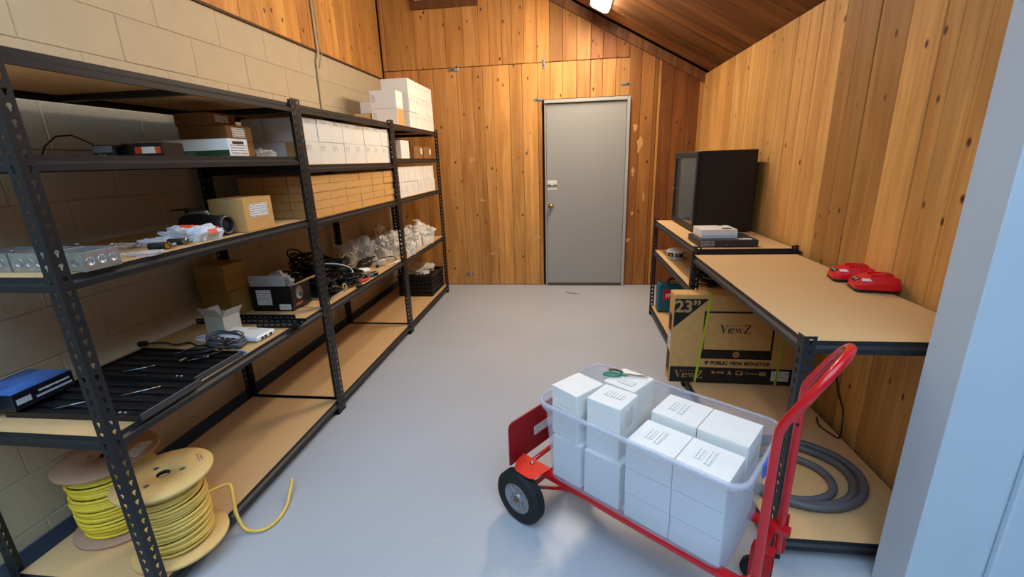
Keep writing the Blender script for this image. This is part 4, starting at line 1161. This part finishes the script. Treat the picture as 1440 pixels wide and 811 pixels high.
# ================================================================== HAND TRUCK WITH TOTE
CU = math.atan2(-.592, .806)
CX, CY = .307, 1.47
def cart_pt(s, v, z):
    return (CX + .806 * s + .592 * v, CY - .592 * s + .806 * v, z)
M_red = mat('red_enamel', (196, 22, 30), rough=.28, var=.05, vscale=10, coat=.3)
M_redw = mat('orange_red_worn_enamel', (222, 52, 34), rough=.32, var=.08, vscale=30)
M_rub = mat('black_rubber', (26, 26, 27), rough=.75, bump=.2, bscale=90)
M_hub = mat('grey_hub', (150, 152, 156), rough=.35, metal=.5)
hk = thing('hand_truck', 'red convertible hand truck lying flat as a platform cart', 'hand truck', (CX, CY, 0), CU)
RV, RZ = .155, .2395
for sv in (-1, 1):
    obj('rail', MB().tube([(-.522, sv * RV, RZ), (.45, sv * RV, RZ)], .0195, 16), M_red, hk)
    obj('brace', MB().tube([(-.45, sv * .150, .125), (-.30, sv * .150, .20), (-.22, sv * .150, RZ - .012)], .008, 8), M_red, hk)
    fm = MB()
    v0, v1 = sv * (RV - .01), sv * (RV + .115)
    prof = [(-.505, .0), (-.505, .05), (-.49, .078), (-.475, .086), (-.40, .086), (-.385, .078), (-.375, .06), (-.355, 0)]
    V = [(s, sv * (RV - .008 + d), .268 - d * .25) for s, d in prof] + [(s, sv * (RV - .008 + d), .265 - d * .25) for s, d in prof]
    n = len(prof)
    fm.add(V, [tuple(range(n)), tuple(range(2 * n - 1, n - 1, -1))] + [(i, (i + 1) % n, n + (i + 1) % n, n + i) for i in range(n)])
    fd = obj('fender', fm, M_redw, hk, fix=True)
    obj('bolt', MB().lathe([(.010, 0), (.010, .003), (.005, .006)], 8), M_steel, fd, (-.44, sv * (RV + .012), .2635))
    # wheel
    m = Matrix.Translation((-.462, sv * .222, .12)) @ Matrix.Rotation(R(90) * sv, 4, 'X')
    wh = obj('wheel', MB().lathe([(.068, -.026), (.098, -.029), (.112, -.026), (.1195, -.017), (.1195, -.013), (.1175, -.012), (.1175, -.009), (.1195, -.008), (.1195, -.002), (.1175, -.001), (.1175, .001), (.1195, .002), (.1195, .008), (.1175, .009), (.1175, .012), (.1195, .013), (.1195, .017), (.112, .026), (.098, .029), (.068, .026)], 44, m, closed=True), M_rub, hk)
    obj('hub', MB().lathe([(.016, -.03), (.022, -.028), (.024, -.012), (.058, -.010), (.062, -.026), (.068, -.026), (.068, .026), (.062, .026), (.058, .010), (.024, .012), (.022, .028), (.016, .03)], 36, m, closed=True), M_hub, wh)
    for k in range(5):
        a = k * 2 * math.pi / 5
        mm = m @ Matrix.Rotation(a, 4, 'Z')
        obj('spoke', MB().box(.022, .060, -.008, .008, -.018, .018, .003, mm), M_hub, wh)
    obj('axle_cap', MB().lathe([(.010, -.034), (.010, .034)], 14, m), mat('rusty_steel', (120, 84, 58), rough=.6, metal=.4), wh)
    # caster
    cs_ = obj('caster', MB().lathe([(.02, -.014), (.046, -.015), (.05, -.011), (.05, .011), (.046, .015), (.02, .014)], 28, Matrix.Translation((.37, sv * .12, .05)) @ Matrix.Rotation(R(90), 4, 'X')), M_rub, hk)
    obj('fork', MB().box(.35, .42, sv * .12 - .021, sv * .12 - .018, .04, .16, .001).box(.35, .42, sv * .12 + .018, sv * .12 + .021, .04, .16, .001).box(.35, .42, sv * .12 - .021, sv * .12 + .021, .157, .161, .001).tube([(.385, sv * .12, .16), (.385, sv * .12, .232)], .012, 10), M_red, cs_)
    # bracket where the handle is pinned
    bk = obj('handle_bracket', MB().box(.402, .44, sv * (RV + .016) - .002, sv * (RV + .016) + .002, .13, .30, .001), M_red, hk)
    obj('pin', MB().tube([(.421, sv * (RV + .010), .175), (.421, sv * (RV + .032), .175)], .011, 10), mat('zinc_bolt', (196, 198, 200), rough=.2, metal=1.0), bk)
    obj('pin', MB().tube([(.421, sv * (RV + .012), .255), (.421, sv * (RV + .030), .255)], .008, 10), MATS['zinc_bolt'], bk)
obj('axle', MB().tube([(-.462, -.19, .12), (-.462, .19, .12)], .010, 12), M_red, hk)
for s in (-.47, -.15, .15, .40):
    obj('crossbar', MB().tube([(s, -RV, RZ - .001), (s, RV, RZ - .001)], .010, 10), M_red, hk)
obj('toe_plate', MB().prism([(-.205, .222), (.205, .222), (.205, .40), (.198, .418), (.182, .426), (-.182, .426), (-.198, .418), (-.205, .40)], -.540, -.533, axis='x'), mat('dark_red_enamel', (150, 18, 30), rough=.35, var=.05, vscale=8), hk)
obj('toe_label', MB().box(-.0006, .0006, -.065, .065, -.022, .022), M_label, hk, (-.5322, .02, .315))
# handle: one bent tube
hp = [(.421, -RV, .14), (.421, -RV, .30), (.421, -RV, .60), (.422, -RV, .76), (.427, -RV, .80), (.443, -.152, .841), (.476, -.142, .906), (.503, -.115, .960), (.521, -.070, .990), (.528, -.02, 1.000), (.523, .03, .993), (.508, .075, .966), (.487, .11, .928), (.456, .14, .866), (.430, .153, .809), (.422, RV, .77), (.421, RV, .60), (.421, RV, .30), (.421, RV, .14)]
obj('handle', MB().tube(spline(hp, 5), .0125, 14), M_red, hk)
obj('handle_hole', MB().lathe([(.006, 0), (.006, .001), (.001, .001)], 12, Matrix.Rotation(R(-90), 4, 'X')), M_blkm, hk, (.421, RV - .0125, .66), (R(180), 0, 0))

# tote
def rrect(hx, hy, r, n=7):
    P = []
    for cx, cy, a0 in ((hx - r, hy - r, 0), (-hx + r, hy - r, 90), (-hx + r, -hy + r, 180), (hx - r, -hy + r, 270)):
        for k in range(n + 1):
            a = R(a0 + 90 * k / n)
            P.append((cx + r * math.cos(a), cy + r * math.sin(a)))
    return P
def loft(sections, cap0=True, cap1=False):
    mb = MB()
    n = len(sections[0][0])
    V, F = [], []
    for P, z in sections:
        V += [(x, y, z) for x, y in P]
    for i in range(len(sections) - 1):
        for j in range(n):
            F.append((i * n + j, i * n + (j + 1) % n, (i + 1) * n + (j + 1) % n, (i + 1) * n + j))
    mb.add(V, F, True)
    if cap0:
        mb.add([], []); mb.f.append(tuple(range(n - 1, -1, -1))); mb.sm.append(False)
    if cap1:
        mb.f.append(tuple((len(sections) - 1) * n + j for j in range(n))); mb.sm.append(False)
    return mb
def milky(name, tint, alpha, rough=.22):
    m = bpy.data.materials.new(name)
    m.use_nodes = True
    nt = m.node_tree
    b = nt.nodes['Principled BSDF']
    b.inputs['Base Color'].default_value = lin(*tint)
    b.inputs['Roughness'].default_value = rough
    b.inputs['Specular IOR Level'].default_value = .5
    out = nt.nodes['Material Output']
    tl = nd(nt, 'ShaderNodeBsdfTranslucent')
    tl.inputs['Color'].default_value = lin(*tint)
    tp = nd(nt, 'ShaderNodeBsdfTransparent')
    tp.inputs['Color'].default_value = (.97, .98, 1, 1)
    m1 = nd(nt, 'ShaderNodeMixShader')
    m1.inputs[0].default_value = .45
    nt.links.new(b.outputs[0], m1.inputs[1]); nt.links.new(tl.outputs[0], m1.inputs[2])
    m2 = nd(nt, 'ShaderNodeMixShader')
    m2.inputs[0].default_value = alpha
    nt.links.new(tp.outputs[0], m2.inputs[1]); nt.links.new(m1.outputs[0], m2.inputs[2])
    nt.links.new(m2.outputs[0], out.inputs['Surface'])
    MATS[name] = m
    return m
M_tote = milky('translucent_tote', (228, 233, 244), .20)
M_rim = milky('translucent_rim', (226, 232, 244), .42)
TZ0, TZ1 = .2605, .612
tt = thing('storage_tote', 'translucent plastic storage tote full of white boxes on the cart', 'tote', (CX, CY, TZ0), CU)
H = TZ1 - TZ0
sec = [(rrect(.330, .172, .04), 0), (rrect(.342, .183, .045), .006), (rrect(.348, .189, .047), .10), (rrect(.356, .196, .049), .24), (rrect(.360, .200, .05), .31), (rrect(.372, .211, .055), .318), (rrect(.374, .213, .056), H - .008)]
inn = [(rrect(.371, .210, .053), H - .008), (rrect(.368, .207, .052), .322), (rrect(.357, .197, .047), .314), (rrect(.353, .193, .046), .24), (rrect(.345, .186, .044), .10), (rrect(.339, .180, .042), .010), (rrect(.328, .170, .038), .004)]
obj('tub', loft(sec + inn, cap0=True, cap1=True), M_tote, tt)
obj('rim', loft([(rrect(.371, .210, .053), H - .006), (rrect(.371, .210, .053), H + .001), (rrect(.377, .216, .058), H + .002), (rrect(.381, .220, .061), H - .001), (rrect(.382, .221, .062), H - .013), (rrect(.380, .219, .061), H - .013), (rrect(.379, .218, .060), H - .005), (rrect(.371, .210, .053), H - .006)], cap0=False), M_rim, tt)
obj('latch', MB().box(.3825, .390, -.07, .07, H - .045, H + .004, .003), mat('blue_latch', (70, 96, 190), rough=.4), tt)

# boxes in the tote
G = 'white boxes in the tote'
def tbox(label, s, v, z, w, d, h, rz=0.0, dec=()):
    carton('white_box', label, cart_pt(s, v, z), w, d, h, M_wc, G, rz=CU + R(rz), seam='y', lid=True, decals=dec)
zb = TZ0 + .0045
PT = ('print', 'top', .3, .62, .3, .62, M_wprint2)
for j, (v, hh, dd) in enumerate(((-.0895, .1045, .160), (.0790, .1125, .160))):
    for i, s in enumerate((.076, .242)):
        for k in range(3):
            lab = '%s white box of the %s in the tote, %s column' % (('bottom', 'middle', 'top')[k], ('side facing the viewer', 'side toward the bench')[j], ('middle', 'handle-end')[i])
            off = .003 * (k - 1) + (.0 if j == 0 else .002)
            dec = [('print', 'top', .22, .40, .34, .72, M_wprint2), ('print', 'top', .46, .58, .28, .78, M_wprint2)] if k == 2 and not (j == 1 and i == 1) else ()
            tbox(lab, s, v - (.004 * k if j == 0 else -.003 * k), zb + k * (hh + .0005), .163, dd, hh, dec=dec)
for nm, s, v, w, d, rz in (('plate-end corner facing the viewer', -.262, -.089, .132, .152, 0), ('middle facing the viewer', -.105, -.089, .150, .152, 0), ('middle toward the bench', -.115, .082, .150, .160, 0), ('plate-end corner toward the bench', -.265, .084, .130, .150, 0)):
    tbox('lower tall white box in the tote, ' + nm, s, v, zb, w, d, .186, rz)
zt = zb + .1866
tbox('tilted tall white box at the plate end of the tote, barcode on its side', -.268, -.086, zt, .130, .150, .208, -8, [('print', '-y', .12, .75, .52, .62, M_wprint2), ('print', '-y', .12, .80, .70, .74, M_wprint2), ('barcode', '+x', .12, .55, .25, .62, M_label), ('barcode', '+x', .66, .86, .45, .70, M_label)])
tbox('tall white box with torn lid edge in the middle of the tote', -.118, -.080, zt, .135, .132, .208, 1, [('print', 'top', .25, .8, .45, .75, M_wprint2), ('print', '+x', .3, .7, .55, .9, M_wprint)])
tbox('tall white box in the tote with scissors lying on it', -.134, .068, zt, .135, .145, .210, -3, [('print', 'top', .3, .8, .2, .45, M_wprint2)])
# scissors
sc = thing('scissors', 'scissors with green handles lying on a white box in the tote', 'scissors', cart_pt(-.155, .088, zt + .2140), CU + R(22))
M_green = mat('green_plastic', (20, 124, 96), rough=.35)
M_blade = mat('scissor_steel', (170, 172, 174), rough=.2, metal=1.0)
def loop(cx, cy, rx, ry, rz, n=18):
    return [(cx + rx * math.cos(a) * math.cos(rz) - ry * math.sin(a) * math.sin(rz), cy + rx * math.cos(a) * math.sin(rz) + ry * math.sin(a) * math.cos(rz), .005) for a in [2 * math.pi * i / n for i in range(n)]]
obj('handle', MB().tube(loop(-.045, .016, .026, .012, R(-14)), .0048, 8, closed=True), mat('dark_steel', (90, 84, 80), rough=.35, metal=.7), sc)
obj('handle', MB().tube(loop(-.055, -.016, .032, .013, R(10)), .0055, 8, closed=True), M_green, sc)
obj('handle', MB().box(-.028, .004, -.012, -.003, .0025, .0085, .002), M_green, sc)
obj('blade', MB().prism([(-.022, .006), (.01, -.005), (.08, -.001), (.082, .001), (.015, .006), (-.02, .011)], .0035, .005), M_blade, sc)
obj('blade', MB().prism([(-.01, -.008), (.01, .004), (.075, .008), (.078, .006), (.015, -.006)], .0052, .0067), M_blade, sc)
obj('pivot', MB().lathe([(.004, 0), (.004, .002), (.002, .003)], 10), M_brass, sc, (.006, 0, .0067))

# ================================================================== RIGHT SIDE
# wall-mount network cabinet: glazed door faces the aisle
nc = thing('network_cabinet', 'black wall-mount network cabinet with glass door on the far bench', 'cabinet', (1.165, 3.885, TF), R(0))
w, d, h = .20, .36, .60
M_cab = mat('black_cabinet_steel', (17, 16, 17), rough=.5)
obj('body', MB().box(-w, w, -d, d, .004, h, .006), M_cab, nc)
df = obj('door', MB().box(-w - .018, -w - .001, -d + .004, -d + .045, .01, h - .006, .002).box(-w - .018, -w - .001, d - .045, d - .004, .01, h - .006, .002).box(-w - .018, -w - .001, -d + .045, d - .045, .01, .05, .002).box(-w - .018, -w - .001, -d + .045, d - .045, h - .05, h - .006, .002), M_cab, nc)
obj('pane', MB().box(-w - .010, -w - .006, -d + .045, d - .045, .05, h - .05), mat('smoked_glass', (44, 50, 58), rough=.08, spec=.7), df)
obj('lock', MB().lathe([(.010, 0), (.010, .006), (.004, .008)], 14, Matrix.Rotation(R(-90), 4, 'Y')), M_steel, df, (-w - .018, d - .025, .29))
obj('side_panel', MB().box(-w + .02, w - .02, -d - .004, -d - .0005, .03, h - .03, .0015), M_cab, nc)
obj('panel_lock', MB().lathe([(.011, 0), (.011, .004), (.003, .005)], 14, Matrix.Rotation(R(90), 4, 'X')), M_blkp, nc, (-.005, -d - .004, h - .06))
for k in (-.06, -.02):
    obj('vent', MB().box(-.012, .012, -.0006, .0006, -.004, .004), M_blkp, nc, (-.12 + k + .06, -d - .0048, h - .13))
for sx in (-1, 1):
    for sy in (-1, 1):
        obj('foot', MB().lathe([(.015, 0), (.015, .004)], 12), M_rub, nc, (sx * (w - .03), sy * (d - .03), 0))
# rack switch with a white box on it
ns = thing('network_switch', 'dark rack-mount network switch under a white box on the far bench', 'network switch', (1.022, 3.085, TF), R(0))
obj('chassis', MB().box(-.178, .178, -.145, .145, .003, .045, .002), mat('dark_grey_steel', (52, 54, 60), rough=.4, metal=.4), ns)
for sx in (-1, 1):
    for sy in (-1, 1):
        obj('foot', MB().lathe([(.01, 0), (.01, .003)], 10), M_rub, ns, (sx * .15, sy * .12, 0))
gr_ = obj('vent_grille', MB().box(-.172, -.09, -.1462, -.1452, .008, .040), mat('pale_grille', (170, 166, 156), rough=.5), ns)
for r in range(3):
    for k in range(7):
        obj('slot', MB().box(-.169 + k * .0112, -.161 + k * .0112, -.1470, -.1463, .011 + r * .010, .018 + r * .010), M_blkm, gr_)
obj('screw', MB().lathe([(.004, 0), (.004, .002)], 10, Matrix.Rotation(R(90), 4, 'X')), M_steel, ns, (-.01, -.145, .015))
obj('spec_sticker', MB().box(-.04, .04, -.0003, .0003, -.02, .02), M_label, ns, (.11, -.10, .0455), (R(90), 0, 0))
wb = carton('white_device_box', 'flat white product box with small photo on the dark switch', (.982, 3.115, TF + .0458), .225, .20, .055, mat('glossy_white_card', (228, 226, 220), rough=.35), seam='x', lid=True, decals=[('photo', 'top', .62, .88, .10, .32, mat('dark_photo_print', (52, 44, 40), rough=.4)), ('black_bar', 'top', .66, .80, .78, .88, M_blkm), ('side_band', '+x', .0, 1.0, .28, .40, mat('grey_band', (196, 200, 204), rough=.4)), ('side_band', '-y', .0, 1.0, .0, .40, MATS['grey_band'])])
wb2 = None
# gadget on the mid shelf
gd_ = thing('access_point', 'white round dome device with clear base on the far bench mid shelf', 'device', (.925, 3.87, .645), R(20))
obj('base', MB().lathe([(.075, 0), (.078, .004), (.078, .018), (.07, .022)], 28), mat('clear_grey_plastic', (176, 180, 180), rough=.2), gd_)
obj('dome', MB().lathe([(.082, .0585), (.085, .062), (.080, .072), (.055, .086), (.02, .092), (.001, .093)], 28), M_wpl, gd_)
for k in range(8):
    a = k * math.pi / 4
    obj('clip', MB().box(-.010, .010, -.006, .006, .022, .058, .002), M_wpl if k % 2 else M_blkp, gd_, (.066 * math.cos(a), .066 * math.sin(a), 0), (0, 0, a))
obj('yellow_clip', MB().box(-.008, .008, -.005, .005, .022, .05, .002), mat('yellow_plastic', (220, 190, 50), rough=.4), gd_, (-.072, -.03, 0), (0, 0, R(20)))
cable_b = thing('cable_bundle', 'black cables bunched on the bench shelf behind the monitor box', 'cable', (.985, 3.02, .645), 0)
obj('jacket', MB().tube(coil(lambda u, f: ((.12 + .02 * math.sin(u * 4)) * math.cos(2 * math.pi * u), (.07 + .02 * math.cos(u * 3)) * math.sin(2 * math.pi * u), .008 + .07 * f + .012 * (1 + math.sin(u * 6))), 8, .006, 11, 77, jit=.014), .0055, 6), M_cblk, cable_b)
obj('plug', MB().box(-.03, .03, -.02, .02, 0, .03, .005), M_cblk, cable_b, (-.02, -.01, .0))
# teal tool case
tc_ = thing('tool_case', 'teal plastic tool case with red badge on the far bench floor shelf', 'tool case', (1.00, 4.11, .088))
M_teal = mat('teal_plastic', (16, 92, 112), rough=.4)
obj('body', MB().box(-.165, .165, -.055, .055, 0, .275, .010), M_teal, tc_)
obj('front_frame', MB().box(-.155, .155, -.061, -.0552, .012, .262, .004), M_teal, tc_)
obj('handle', MB().tube(spline([(-.07, 0, .274), (-.065, 0, .305), (-.04, 0, .312), (.04, 0, .312), (.065, 0, .305), (.07, 0, .274)], 4), .010, 8), M_blkp, tc_)
bd_ = obj('red_badge', MB().box(-.125, .125, -.0635, -.0615, .125, .225, .001), mat('red_badge', (206, 26, 36), rough=.35), tc_)
lt_ = link('lettering', text_mesh('makita', .075, .0006, .0015), mat('white_letter', (236, 236, 236), rough=.4), bd_, (.0, -.0644, .172), (R(90), 0, 0))
lt_.location.x = -.002
# monitor carton
MW, MD, MH = .735, .115, .590
mk = thing('monitor_box', 'large brown monitor carton with black print and green straps under the bench', 'box', (.652 + MW / 2, 2.7425, .088))
mk.rotation_euler = (0, 0, R(-1.0))
obj('body', MB().box(-MW / 2, MW / 2, -MD / 2, MD / 2, 0, MH - .002, .004), M_kraft, mk)
for s in (-1, 1):
    obj('flap', MB().box(-MW / 2 + .002, MW / 2 - .002, s * MD / 4 - MD / 4 + .001, s * MD / 4 + MD / 4 - .001, MH - .0019, MH, .0005), M_kraft, mk)
YF_ = -MD / 2 - .0008
M_ink = mat('black_carton_ink', (26, 24, 24), rough=.55)
M_inkk = mat('kraft_reverse_print', (182, 138, 88), rough=.7)
def mprint(name, pts, m=M_ink, y=YF_, t=.0006, par=None):
    return obj(name, MB().prism(pts, y - t, y, axis='y'), m, par or mk)
X0 = -MW / 2
mprint('corner_triangle', [(X0 + .006, MH - .025), (X0 + .006, .375), (X0 + .205, MH - .025)])
link('lettering', text_mesh('23\u201d', .105, .0004, .003), M_inkk, mk, (X0 + .083, YF_ - .0010, MH - .078), (R(90), 0, 0))
mprint('bottom_band', [(X0 + .004, .004), (MW / 2 - .004, .004), (MW / 2 - .004, .112), (X0 + .004, .112)])
# monitor outline: frame of four bars around a blank kraft screen
SX0, SX1, SZ0, SZ1 = X0 + .185, X0 + .600, .172, .487
mprint('monitor_print', [(SX0, SZ0), (SX1, SZ0), (SX1, SZ0 + .062), (SX0, SZ0 + .062)])
mprint('monitor_print', [(SX0, SZ0 + .0625), (SX0 + .012, SZ0 + .0625), (SX0 + .012, SZ1), (SX0, SZ1)])
mprint('monitor_print', [(SX1 - .012, SZ0 + .0625), (SX1, SZ0 + .0625), (SX1, SZ1), (SX1 - .012, SZ1)])
mprint('monitor_print', [(SX0 + .0122, SZ1 - .012), (SX1 - .0122, SZ1 - .012), (SX1 - .0122, SZ1), (SX0 + .0122, SZ1)])
cx_ = (SX0 + SX1) / 2
mprint('camera_dot', [(cx_ + .020 * math.cos(a), SZ0 + .031 + .020 * math.sin(a)) for a in [i * math.pi / 10 for i in range(20)]], M_inkk, YF_ - .0008)
mprint('camera_dot', [(cx_ + .012 * math.cos(a), SZ0 + .031 + .012 * math.sin(a)) for a in [i * math.pi / 10 for i in range(20)]], M_ink, YF_ - .0016)
mprint('camera_dot', [(cx_ + .008 * math.cos(a), SZ0 + .031 + .008 * math.sin(a)) for a in [i * math.pi / 10 for i in range(20)]], M_inkk, YF_ - .0024)
# serif wordmark built from strokes
def wordmark(h):
    mb = MB()
    th = .0004
    def P(*pts):
        mb.prism([(x * h, z * h) for x, z in pts], -th, th, axis='y')
    # V
    P((.02, 1), (.20, 1), (.47, .12), (.41, 0), (.36, 0)); P((.47, .12), (.66, 1), (.72, 1), (.43, 0), (.41, 0))
    P((-.06, 1), (.28, 1), (.28, .955), (-.06, .955)); P((.56, 1), (.82, 1), (.82, .955), (.56, .955))
    # i
    P((.86, .04), (.96, .04), (.96, .62), (.86, .58)); P((.80, 0), (1.02, 0), (1.02, .045), (.80, .045)); P((.86, .76), (.96, .76), (.96, .88), (.86, .88))
    # e
    cx, cz, r1, r2 = 1.27, .32, .30, .22
    n = 18
    A = [R(-40 - i * 320 / n + 0) for i in range(n + 1)]
    A = [R(20 + i * 300 / n) for i in range(n + 1)]
    for i in range(n):
        a, b = A[i], A[i + 1]
        P((cx + r1 * .9 * math.cos(a), cz + r1 * 1.05 * math.sin(a)), (cx + r1 * .9 * math.cos(b), cz + r1 * 1.05 * math.sin(b)), (cx + r2 * .8 * math.cos(b), cz + r2 * 1.1 * math.sin(b)), (cx + r2 * .8 * math.cos(a), cz + r2 * 1.1 * math.sin(a)))
    P((cx - r2 * .8, .36), (cx + r1 * .88, .36), (cx + r1 * .88, .42), (cx - r2 * .8, .42))
    # w
    o = 1.62
    for k in (0, .34):
        P((o + k, .62), (o + k + .12, .62), (o + k + .29, .08), (o + k + .22, 0)); P((o + k + .29, .08), (o + k + .40, .62), (o + k + .45, .62), (o + k + .26, 0), (o + k + .22, 0))
    P((o - .06, .62), (o + .18, .62), (o + .18, .58), (o - .06, .58)); P((o + .66, .62), (o + .90, .62), (o + .90, .58), (o + .66, .58))
    # Z
    o = 2.55
    P((o, 1), (o + .68, 1), (o + .68, .94), (o, .94)); P((o + .52, .94), (o + .68, .94), (o + .16, .06), (o, .06)); P((o, 0), (o + .70, 0), (o + .70, .06), (o, .06))
    P((o, .94), (o + .04, .94), (o + .02, .78), (o, .78)); P((o + .70, .06), (o + .70, .24), (o + .68, .24), (o + .64, .06))
    for k in range(5):
        P((1.0 + k * .33, 1.02), (1.06 + k * .33, .96), (1.0 + k * .33, .90), (.94 + k * .33, .96))
    mb.v = [(x - 1.6 * h, y, z - .5 * h) for x, y, z in mb.v]
    return mb
w1 = obj('wordmark', wordmark(.054), M_ink, mk, (cx_ - .02, YF_ - .0006, .372)); w1['kind'] = 'stuff'
w2 = obj('wordmark', wordmark(.052), M_inkk, mk, (X0 + .118, YF_ - .0012, .062)); w2['kind'] = 'stuff'
link('lettering', text_mesh('IP PUBLIC VIEW MONITOR', .0320, .0004, .0015, 1.02), M_ink, mk, (cx_ + .012, YF_ - .0006, .142), (R(90), 0, 0))
# small logos in the band
def star(cx, cz, r):
    return [(cx + (r if i % 2 == 0 else r * .42) * math.sin(i * math.pi / 5), cz + (r if i % 2 == 0 else r * .42) * math.cos(i * math.pi / 5)) for i in range(10)]
yb_ = YF_ - .0008
mprint('logo_print', star(X0 + .268, .078, .016), M_inkk, yb_)
mprint('logo_print', [(X0 + .288, .072), (X0 + .332, .072), (X0 + .332, .084), (X0 + .288, .084)], print_mat('logo_row', (182, 138, 88), (60, 48, 36), line=.006, fill=.35), yb_)
mprint('logo_print', [(X0 + .352, .066), (X0 + .380, .066), (X0 + .374, .076), (X0 + .370, .078), (X0 + .373, .086), (X0 + .366, .094), (X0 + .359, .086), (X0 + .362, .078), (X0 + .358, .076)], M_inkk, yb_)
for a in ((.404, .444, .064, .070), (.404, .409, .0705, .092), (.434, .444, .0705, .092), (.414, .430, .088, .092)):
    mprint('logo_print', [(X0 + a[0], a[2]), (X0 + a[1], a[2]), (X0 + a[1], a[3]), (X0 + a[0], a[3])], M_inkk, yb_)
link('lettering', text_mesh('Control', .022, .0003, .0002), M_inkk, mk, (X0 + .495, yb_ - .0004, .078), (R(90), 0, 0))
mprint('logo_print', [(X0 + .540, .064), (X0 + .582, .064), (X0 + .582, .090), (X0 + .540, .090)], MATS['logo_row'], yb_)
mprint('shipping_label', [(X0 + .612, .030), (X0 + .715, .030), (X0 + .715, .098), (X0 + .612, .098)], M_label, yb_)
# end-face print and handle cut-out
EX = -MW / 2 - .0008
for z0, z1, m_ in ((.345, .455, M_ink), (.215, .330, M_label), (.06, .20, M_ink)):
    obj('end_print', MB().box(EX - .0004, EX, -MD / 2 + .02, MD / 2 - .02, z0, z1), m_, mk)
obj('hand_hole', MB().box(EX - .001, EX - .0005, -.025, .025, .40, .432), M_dark, mk)
M_strap = mat('lime_strap', (176, 196, 40), rough=.35)
def strap(x, lean):
    mb = MB()
    hw = .0065
    z0, z1 = .004, MH + .001
    y = -MD / 2 - .0042
    mb.add([(x - hw, y, z0), (x + hw, y, z0), (x + lean + hw, y, z1), (x + lean - hw, y, z1), (x - hw, y + .001, z0), (x + hw, y + .001, z0), (x + lean + hw, y + .001, z1), (x + lean - hw, y + .001, z1)], [(0, 1, 2, 3), (7, 6, 5, 4), (0, 4, 5, 1), (3, 2, 6, 7), (0, 3, 7, 4), (1, 5, 6, 2)])
    mb.box(x + lean - hw, x + lean + hw, y, MD / 2 + .004, MH + .0008, MH + .0018)
    return obj('strap', mb, M_strap, mk)
strap(X0 + .160, .055)
strap(X0 + .640, .040)
# chargers
def charger(label, loc, rz):
    t = thing('battery_charger', label, 'charger', loc, rz, 'red battery chargers')
    t.scale = (1.0, 1.0, 1.12)
    sec_ = [(-.080, .040, .028), (-.074, .052, .040), (-.055, .060, .050), (-.02, .064, .058), (.02, .066, .064), (.06, .064, .060), (.078, .058, .056), (.084, .050, .050)]
    mb = MB()
    V, F = [], []
    for x, hw, hz in sec_:
        V += [(x, -hw, .013), (x, -hw, hz * .62), (x, -hw * .72, hz), (x, hw * .72, hz), (x, hw, hz * .62), (x, hw, .013)]
    n = 6
    for i in range(len(sec_) - 1):
        for j in range(n):
            F.append((i * n + j, (i + 1) * n + j, (i + 1) * n + (j + 1) % n, i * n + (j + 1) % n))
    F += [tuple(range(n)), tuple((len(sec_) - 1) * n + j for j in range(n - 1, -1, -1))]
    mb.add(V, F)
    obj('shell', mb, mat('bright_red_plastic', (214, 26, 34), rough=.32), t, fix=True)
    obj('base', loft([(rrect(.076, .054, .02), 0), (rrect(.080, .060, .022), .004), (rrect(.080, .060, .022), .0125)], True, True), M_blkp, t)
    obj('bay_rail', MB().box(-.02, .06, -.030, -.022, .052, .0685, .002), MATS['bright_red_plastic'], t)
    obj('bay_rail', MB().box(-.02, .06, .022, .030, .052, .0685, .002), MATS['bright_red_plastic'], t)
    obj('terminal_block', MB().box(.025, .062, -.016, .016, .055, .069, .003), mat('dark_red_plastic', (150, 16, 24), rough=.4), t)
    obj('indicator_window', MB().box(-.012, .012, -.030, .030, 0, .004, .002), mat('dark_window', (30, 28, 28), rough=.15), t, (-.066, 0, .041), (0, R(-34), 0))
    for k in (-.014, .012):
        obj('indicator', MB().box(-.005, .005, -.005, .005, 0, .0015), mat('grey_print', (176, 176, 172), rough=.5), t, (-.068, k, .0455), (0, R(-34), 0))
    obj('side_badge', MB().box(-.03, .01, -.0006, .0006, -.006, .006), MATS['white_letter'], t, (-.03, -.050, .050), (R(-48), 0, 0))
    return t
charger('nearer of the two red battery chargers on the bench', (1.340, 2.065, TN), R(-12))
charger('farther of the two red battery chargers on the bench', (1.342, 2.235, TN), R(-12))
# hose
def hose_pt(u, f):
    k = min(u, 2.999)
    E = [(.955, 1.775, .150, .120), (.995, 1.805, .215, .180), (1.030, 1.845, .262, .232), (1.030, 1.85, .262, .232)]
    i = int(k)
    g = k - i
    a, b = E[i], E[i + 1]
    cx, cy, rx, ry = (a[q] + (b[q] - a[q]) * g for q in range(4))
    t = 2 * math.pi * u + 3.6
    return (cx + rx * math.cos(t), cy + ry * math.sin(t), .1055)
hs = coil(hose_pt, 3, .017, 14, 5, jit=.003)
tag(obj('hose', MB().tube(hs, .0165, 12), mat('grey_rubber_hose', (92, 92, 97), rough=.5)), 'thick grey hose coiled on the bottom board of the near bench', 'hose')
tag(obj('black_cable', MB().tube(spline([(1.425, 2.42, .60), (1.43, 2.36, .40), (1.425, 2.30, .28), (1.42, 2.22, .20), (1.40, 2.17, .12), (1.37, 2.13, .0945), (1.35, 2.16, .0945), (1.33, 2.24, .0945), (1.36, 2.32, .0945)]), .004, 7), M_cblk), 'thin black cable hanging against the right wall behind the hose', 'cable')
